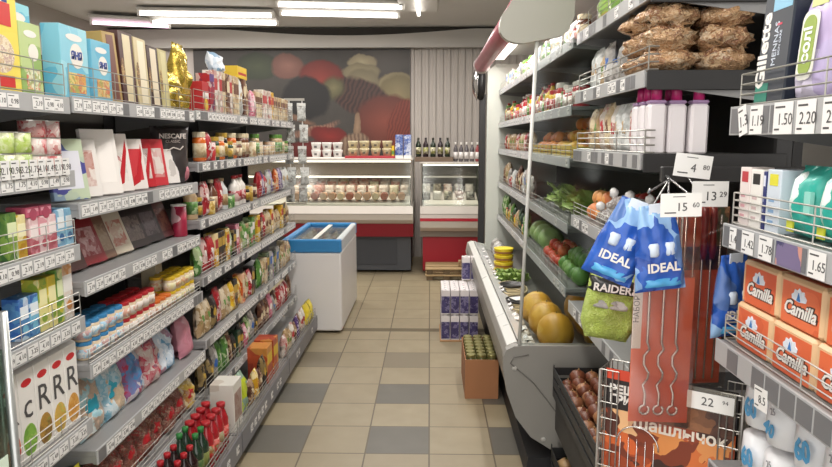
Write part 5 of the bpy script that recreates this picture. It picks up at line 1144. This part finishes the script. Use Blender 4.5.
# ================================================================ hanging goods between the two right racks
AZ = math.atan2(-.8, -.6)
rail = empty('hook_rail', (.86, 1.92, 0))
MB().box(-.20, .24, -.012, .012, 1.50, 1.545, .003).obj('rail_bar', DARKM, rail); MB().box(.20, .24, -.012, .012, 0, 1.499, .003).obj('rail_post', DARKM, rail); MB().box(.06, .24, -.14, .14, 0, .01, .002).obj('rail_foot', DARKM, rail)
def hook(p, name='hook', ln=.24):
    q = Vector(p) - Vector((.86, 1.92, 0)); m = MB(); m.smooth = True
    m.tube([(max(q.x, -.19), -.012, 1.52), (max(q.x, -.19), -.04, 1.51), (q.x, q.y, q.z + .01), (q.x, q.y - .012, q.z + .02)], .0028, 6); return m.obj('hook', M('#c9c9c9', .25, metal=.8), rail)
tag(rail, 'black display rail with chrome hooks between the right racks', 'display rail')
h1 = at(648, 197, Y=1.56); h2 = at(668, 212, Y=1.60); h3 = at(700, 207, Y=1.67); h4 = at(617, 268, Y=1.86); h5 = at(735, 250, Y=1.58)
for p in (h1, h2, h3, h4, h5): hook(p)
def hang_tag(px, py, Y, price, wd, hg, label, rz=-PI / 2, roll=0):
    p = at(px, py, Y=Y); o = empty('price_card', p, rz); m = MB().box(0, .0012, -wd / 2, wd / 2, -hg / 2, hg / 2); m.obj('card', M('#e9e7e3', .45), o, rot=(roll, 0, 0))
    mb = MB(); addmesh(mb, text_mesh(price[0], hg * .5), Matrix.Translation((.0016, wd * .02, -hg * .1)) @ TX); addmesh(mb, text_mesh(price[1], hg * .3), Matrix.Translation((.0016, wd * .36, -hg * .02)) @ TX)
    mb.box(.0012, .0018, -wd * .4, -wd * .12, -hg * .35, -hg * .3); mb.box(.0012, .0018, -wd * .2, wd * .1, hg * .34, hg * .37); mb.obj('price_print', INK, o, rot=(roll, 0, 0))
    return tag(o, label, 'price card')
hang_tag(693, 166, 1.60, ('4', '80'), .088, .055, 'white price card reading 4, highest of the hanging cards', roll=-.12)
hang_tag(681, 205, 1.47, ('15', '60'), .09, .052, 'white price card reading 15, above the blue hanging packs', roll=.03)
hang_tag(710, 194, 1.58, ('13', '29'), .085, .06, 'white price card reading 13, above the red handled skewers')
def f_ideal():
    m = MB(); m.smooth = True; m.pillow(.122, .2, .04, 5, 14, 18, wr=.2, z0=-.21, top=.35, bot=1.0); o = m.obj('twine_pack', PK(['#24499a', '#2f5fb8', '#24499a', '#8fb4dc'], 12, smooth=True, bump=.3, rough=.25))
    text_part('IDEAL', .029, WHT, o, .0245, 0, -.152, bold=.0008)
    m = MB(); m.smooth = True; m.pillow(.11, .03, .043, 6, 10, 4, z0=-.203, top=1, bot=1, seal=0); m.obj('pale_blue_band', M('#4f9fd0', .3), o)
    m = MB(); m.smooth = True
    for y_ in (-.02, .018): m.lathe([(.011, -.125), (.014, -.12), (.014, -.1), (.011, -.095)], 10, c=(.016, y_))
    m.obj('capsule_picture', M('#c9d6e6', .3), o)
    MB().box(.004, .007, -.02, .02, -.03, -.006).obj('header_label', M('#d8dfe8', .4), o); return o
pI = at(648, 199, Y=1.54)
P1(f_ideal, 'ideal', (pI.x - .008, 1.565, pI.z - .0), 'blue IDEAL pack hanging in front, tilted to the left', 'hanging pack', rz=-PI / 2 - .2, rx=0)
o = bpy.data.objects['twine_pack']; o.rotation_euler = Euler((0, 0, -PI / 2 - .25)); 
o.rotation_euler = (Matrix.Rotation(-PI / 2 - .25, 4, 'Z') @ Matrix.Rotation(-.36, 4, 'X')).to_euler()
o2 = P1(f_ideal, 'ideal', (pI.x + .012, 1.52, pI.z - .002), 'blue IDEAL pack hanging upright beside the tilted one', 'hanging pack')
o2.rotation_euler = (Matrix.Rotation(-PI / 2 + .1, 4, 'Z') @ Matrix.Rotation(.1, 4, 'X')).to_euler()
pB = at(728, 285, Y=1.55)
o3 = P1(f_ideal, 'ideal', (h5.x, 1.58, h5.z - .001), 'blue pack hanging behind the red handled skewers', 'hanging pack'); o3.rotation_euler = (0, 0, -PI / 2 + .4)
def f_raider():
    m = MB(); m.smooth = True; m.pillow(.165, .2, .08, 7, 14, 16, wr=.14, z0=-.21, top=.7, bot=.7); o = m.obj('sponge_bag', PK(['#b5c95a', '#c9d880', '#a3b84a'], 70, bump=.8, rough=.6))
    m = MB(); m.smooth = True; m.pillow(.15, .05, .092, 7, 12, 6, wr=.05, z0=-.075, top=1, bot=1, seal=0); m.obj('black_header', M('#222222', .35), o)
    m = MB(); m.smooth = True; m.pillow(.15, .038, .091, 8, 12, 6, wr=.05, z0=-.118, top=1, bot=1, seal=0); m.obj('grey_band', PK(['#b8b4ae', '#8f8c88', '#d0cec8'], 30), o)
    text_part('RAIDER&', .031, WHT, o, .0495, 0, -.053, bold=.0008); return o
pR = at(617, 268, Y=1.86)
oR = P1(f_raider, 'raider', (pR.x, 1.86, pR.z + .0), 'lime green mesh scourer bag with black RAIDER header', 'scourer bag'); oR.rotation_euler = (Matrix.Rotation(-PI / 2 - .15, 4, 'Z') @ Matrix.Rotation(-.12, 4, 'X')).to_euler()
hook((pR.x + .04, 1.86, pR.z + .01)) if False else None
SKM = M('#dedcda', .25, metal=.8, name='skewer_steel'); CARD = PK(['#d8694c', '#dd7356', '#d06046'], 6, smooth=True)
def f_skpack1():
    o = MB().box(-.0015, 0, -.072, .072, -.53, -.16, .0).obj('skewer_card', CARD)
    MB().box(.0002, .001, -.072, -.05, -.34, -.16).obj('white_strip', M('#dcd8d2', .4), o); text_part('НАБОР', .02, INK, o, .0014, -.063, -.24, roll=PI / 2)
    for k in range(3):
        y = -.036 + k * .034; m = MB(); m.smooth = True; pts = [(.008, y, 0)]
        for i in range(25):
            z = -.02 - i * .0188; tw = .008 if 17 <= i <= 22 else 0; pts.append((.008 + tw * math.cos(i * 1.6), y + tw * math.sin(i * 1.6), z))
        for i in range(9): a = PI / 2 + i * 2 * PI / 9; pts.append((.008, y + .012 * math.cos(a), -.495 + .012 * math.sin(a) - .0))
        m.tube(pts, .0032, 5); m.obj('skewer', SKM, o)
    MB().box(.016, .0165, -.075, .075, -.535, .0).obj('plastic_sleeve', GLASS('#f4eeea', .1), o)
    MB().box(-.0015, .0, -.072, .072, -.012, .02).obj('hang_strip', M('#b9b4ae', .4), o); return o
s1_ = P1(f_skpack1, 'sk1', (at(668, 215, Y=1.60).x, 1.60, at(668, 212, Y=1.60).z), 'long red card of steel skewers with looped ends, nearest hanging pack', 'skewer set'); s1_.rotation_euler = (0, 0, -PI / 2 - .05)
def f_skpack2():
    o = MB().box(-.0015, 0, -.075, .078, -.46, 0).obj('skewer_card', CARD)
    MB().box(.0002, .0008, -.074, .077, -.16, -.10).obj('food_picture', PK(['#3a2c28', '#6a4230', '#8a5a3a'], 30), o)
    MB().box(.0002, .0008, .03, .077, -.1, -.0).obj('grill_picture', PK(['#4a5a44', '#c9946a', '#6a4a34'], 22), o)
    for k in range(6):
        y = -.06 + k * .023; m = MB(); m.smooth = True; m.tube([(.006, y, -.02), (.006, y, -.445)], .0026, 5); m.obj('skewer', SKM, o)
        m = MB(); m.smooth = True
        if k in (3, 4): m.tube([(.012, y, -.0), (.012, y, -.03), (.012, y, -.05), (.012, y, -.1), (.012, y, -.13)], [.007, .010, .0075, .010, .006], 8); m.obj('red_handle', M('#7c1f20', .35), o)
    MB().box(.024, .0245, -.078, .08, -.465, .0).obj('plastic_sleeve', GLASS('#f4eeea', .1), o); return o
s2_ = P1(f_skpack2, 'sk2', (at(700, 212, Y=1.67).x, 1.67, at(700, 207, Y=1.67).z), 'wide red card of skewers with dark red handles, behind the looped ones', 'skewer set'); s2_.rotation_euler = (0, 0, -PI / 2 + .12)
# wire bin with grill grates
a_ = at(604, 372, Y=1.72); b_ = at(738, 396, Y=1.54)
d2 = Vector((b_.x - a_.x, b_.y - a_.y, 0)); W2 = d2.length; rzb = math.atan2(d2.y, d2.x) - PI / 2      # local +y runs from a to b, local +x faces the viewer
bn = empty('wire_bin', ((a_.x + b_.x) / 2, (a_.y + b_.y) / 2, 0), rzb); TOPZ = a_.z + .005; hw = W2 / 2 + .012
m = MB()
for z in [TOPZ - .045 * i for i in range(12)]:
    for x_ in (-.006, -.1): m.tube([(x_, -hw, z), (x_, -hw + .05, z)], .0017, 4); m.tube([(x_, hw - .05, z), (x_, hw, z)], .0017, 4)
for y_ in (-hw, -hw + .017, -hw + .034, -hw + .05, hw - .05, hw - .034, hw - .017, hw): m.tube([(-.006, y_, TOPZ), (-.006, y_, .5)], .0017, 4); m.tube([(-.1, y_, TOPZ), (-.1, y_, .5)], .0017, 4)
m.obj('wire_front', WIRE, bn)
for y_ in (-hw, hw):
    m = MB()
    for i in range(12): z = TOPZ - .045 * i; m.tube([(-.006, y_, z), (-.1, y_, z)], .0017, 4)
    for i in range(1, 5): x_ = -.006 - .094 * i / 5; m.tube([(x_, y_, TOPZ), (x_, y_, .5)], .0015, 4)
    m.obj('wire_side', WIRE, bn)
m = MB()
for y_ in (-hw, hw):
    for x_ in (-.006, -.1): m.tube([(x_, y_, TOPZ), (x_, y_, 0)], .004, 6)
m.obj('bin_legs', M('#b5b2ae', .3, metal=.7), bn).name = 'leg_frame'
m = MB()
for i in range(9): y_ = -hw + 2 * hw * i / 8; m.tube([(-.006, y_, .5), (-.1, y_, .5)], .002, 4)
m.obj('bin_floor', WIRE, bn)
tag(bn, 'white wire bin holding grill grates at the bottom of the picture', 'wire bin')
FIRE = PK(['#3a2420', '#8a3a20', '#c95a2a', '#d98a4a', '#e0b080'], 14, smooth=True, rough=.35)
card = MB().box(-.001, 0, -W2 / 2, W2 / 2, -.40, 0).obj('grill_card', M('#241c1c', .35)); cr_ = card
MB().box(.0002, .0006, -W2 / 2, W2 / 2, -.33, -.11).obj('fire_picture', FIRE, card); MB().box(.0003, .0009, -W2 / 2 + .003, -W2 / 2 + .13, -.028, 0).obj('orange_header', M('#d0462a', .4), card)
MB().box(.0003, .0009, -.06, W2 / 2 - .003, -.12, -.05).obj('food_picture', PK(['#6a4230', '#3a2420', '#a8714a', '#8a5a3a'], 20, smooth=True), card)
text_part('РЕШЁТКА', .03, WHT, card, .0012, -W2 / 2 + .085, -.055, bold=.0016); text_part('ГРИЛЬ', .03, WHT, card, .0012, -W2 / 2 + .065, -.082, bold=.0016)
text_part('Шашлычок', .043, M('#e6dccf', .4), card, .0014, .03, -.135, bold=.0012)
m = MB(); m.smooth = True; m.tube([(.003, -.07 + .055 * math.cos(PI * i / 12), -.2 + .055 * math.sin(PI * i / 12)) for i in range(13)], .002, 5)
for i in range(5): m.tube([(.003, -.115 + i * .022, -.2 + .02), (.003, -.115 + i * .022, -.38)], .0014, 4)
m.obj('grill_grate', SKM, card)
card.location = bn.location + Vector((0, 0, TOPZ + .005)); card.rotation_euler = (0, 0, rzb); card.location += Vector((math.cos(rzb), math.sin(rzb), 0)) * -.012
tag(card, 'black and fire coloured grill grate card reading Шашлычок in the wire bin', 'grill grate')
o = empty('price_card', (0, 0, 0), rzb); o.location = bn.location + Vector((math.cos(rzb), math.sin(rzb), 0)) * .006 + Vector((-math.sin(rzb), math.cos(rzb), 0)) * (W2 * .30) + Vector((0, 0, TOPZ - .025))
MB().box(0, .001, -.06, .06, -.024, .02).obj('card', M('#e9e7e3', .45), o); mb = MB(); addmesh(mb, text_mesh('22', .03), Matrix.Translation((.0014, 0, -.002)) @ TX); addmesh(mb, text_mesh('94', .014), Matrix.Translation((.0014, .04, .004)) @ TX); mb.obj('price_print', INK, o)
MB().box(-.0005, 0, -.085, .062, -.026, .032).obj('plastic_holder', GLASS('#e6e6e2', .3), o)
tag(o, 'white price card reading 22 clipped to the wire bin', 'price card')
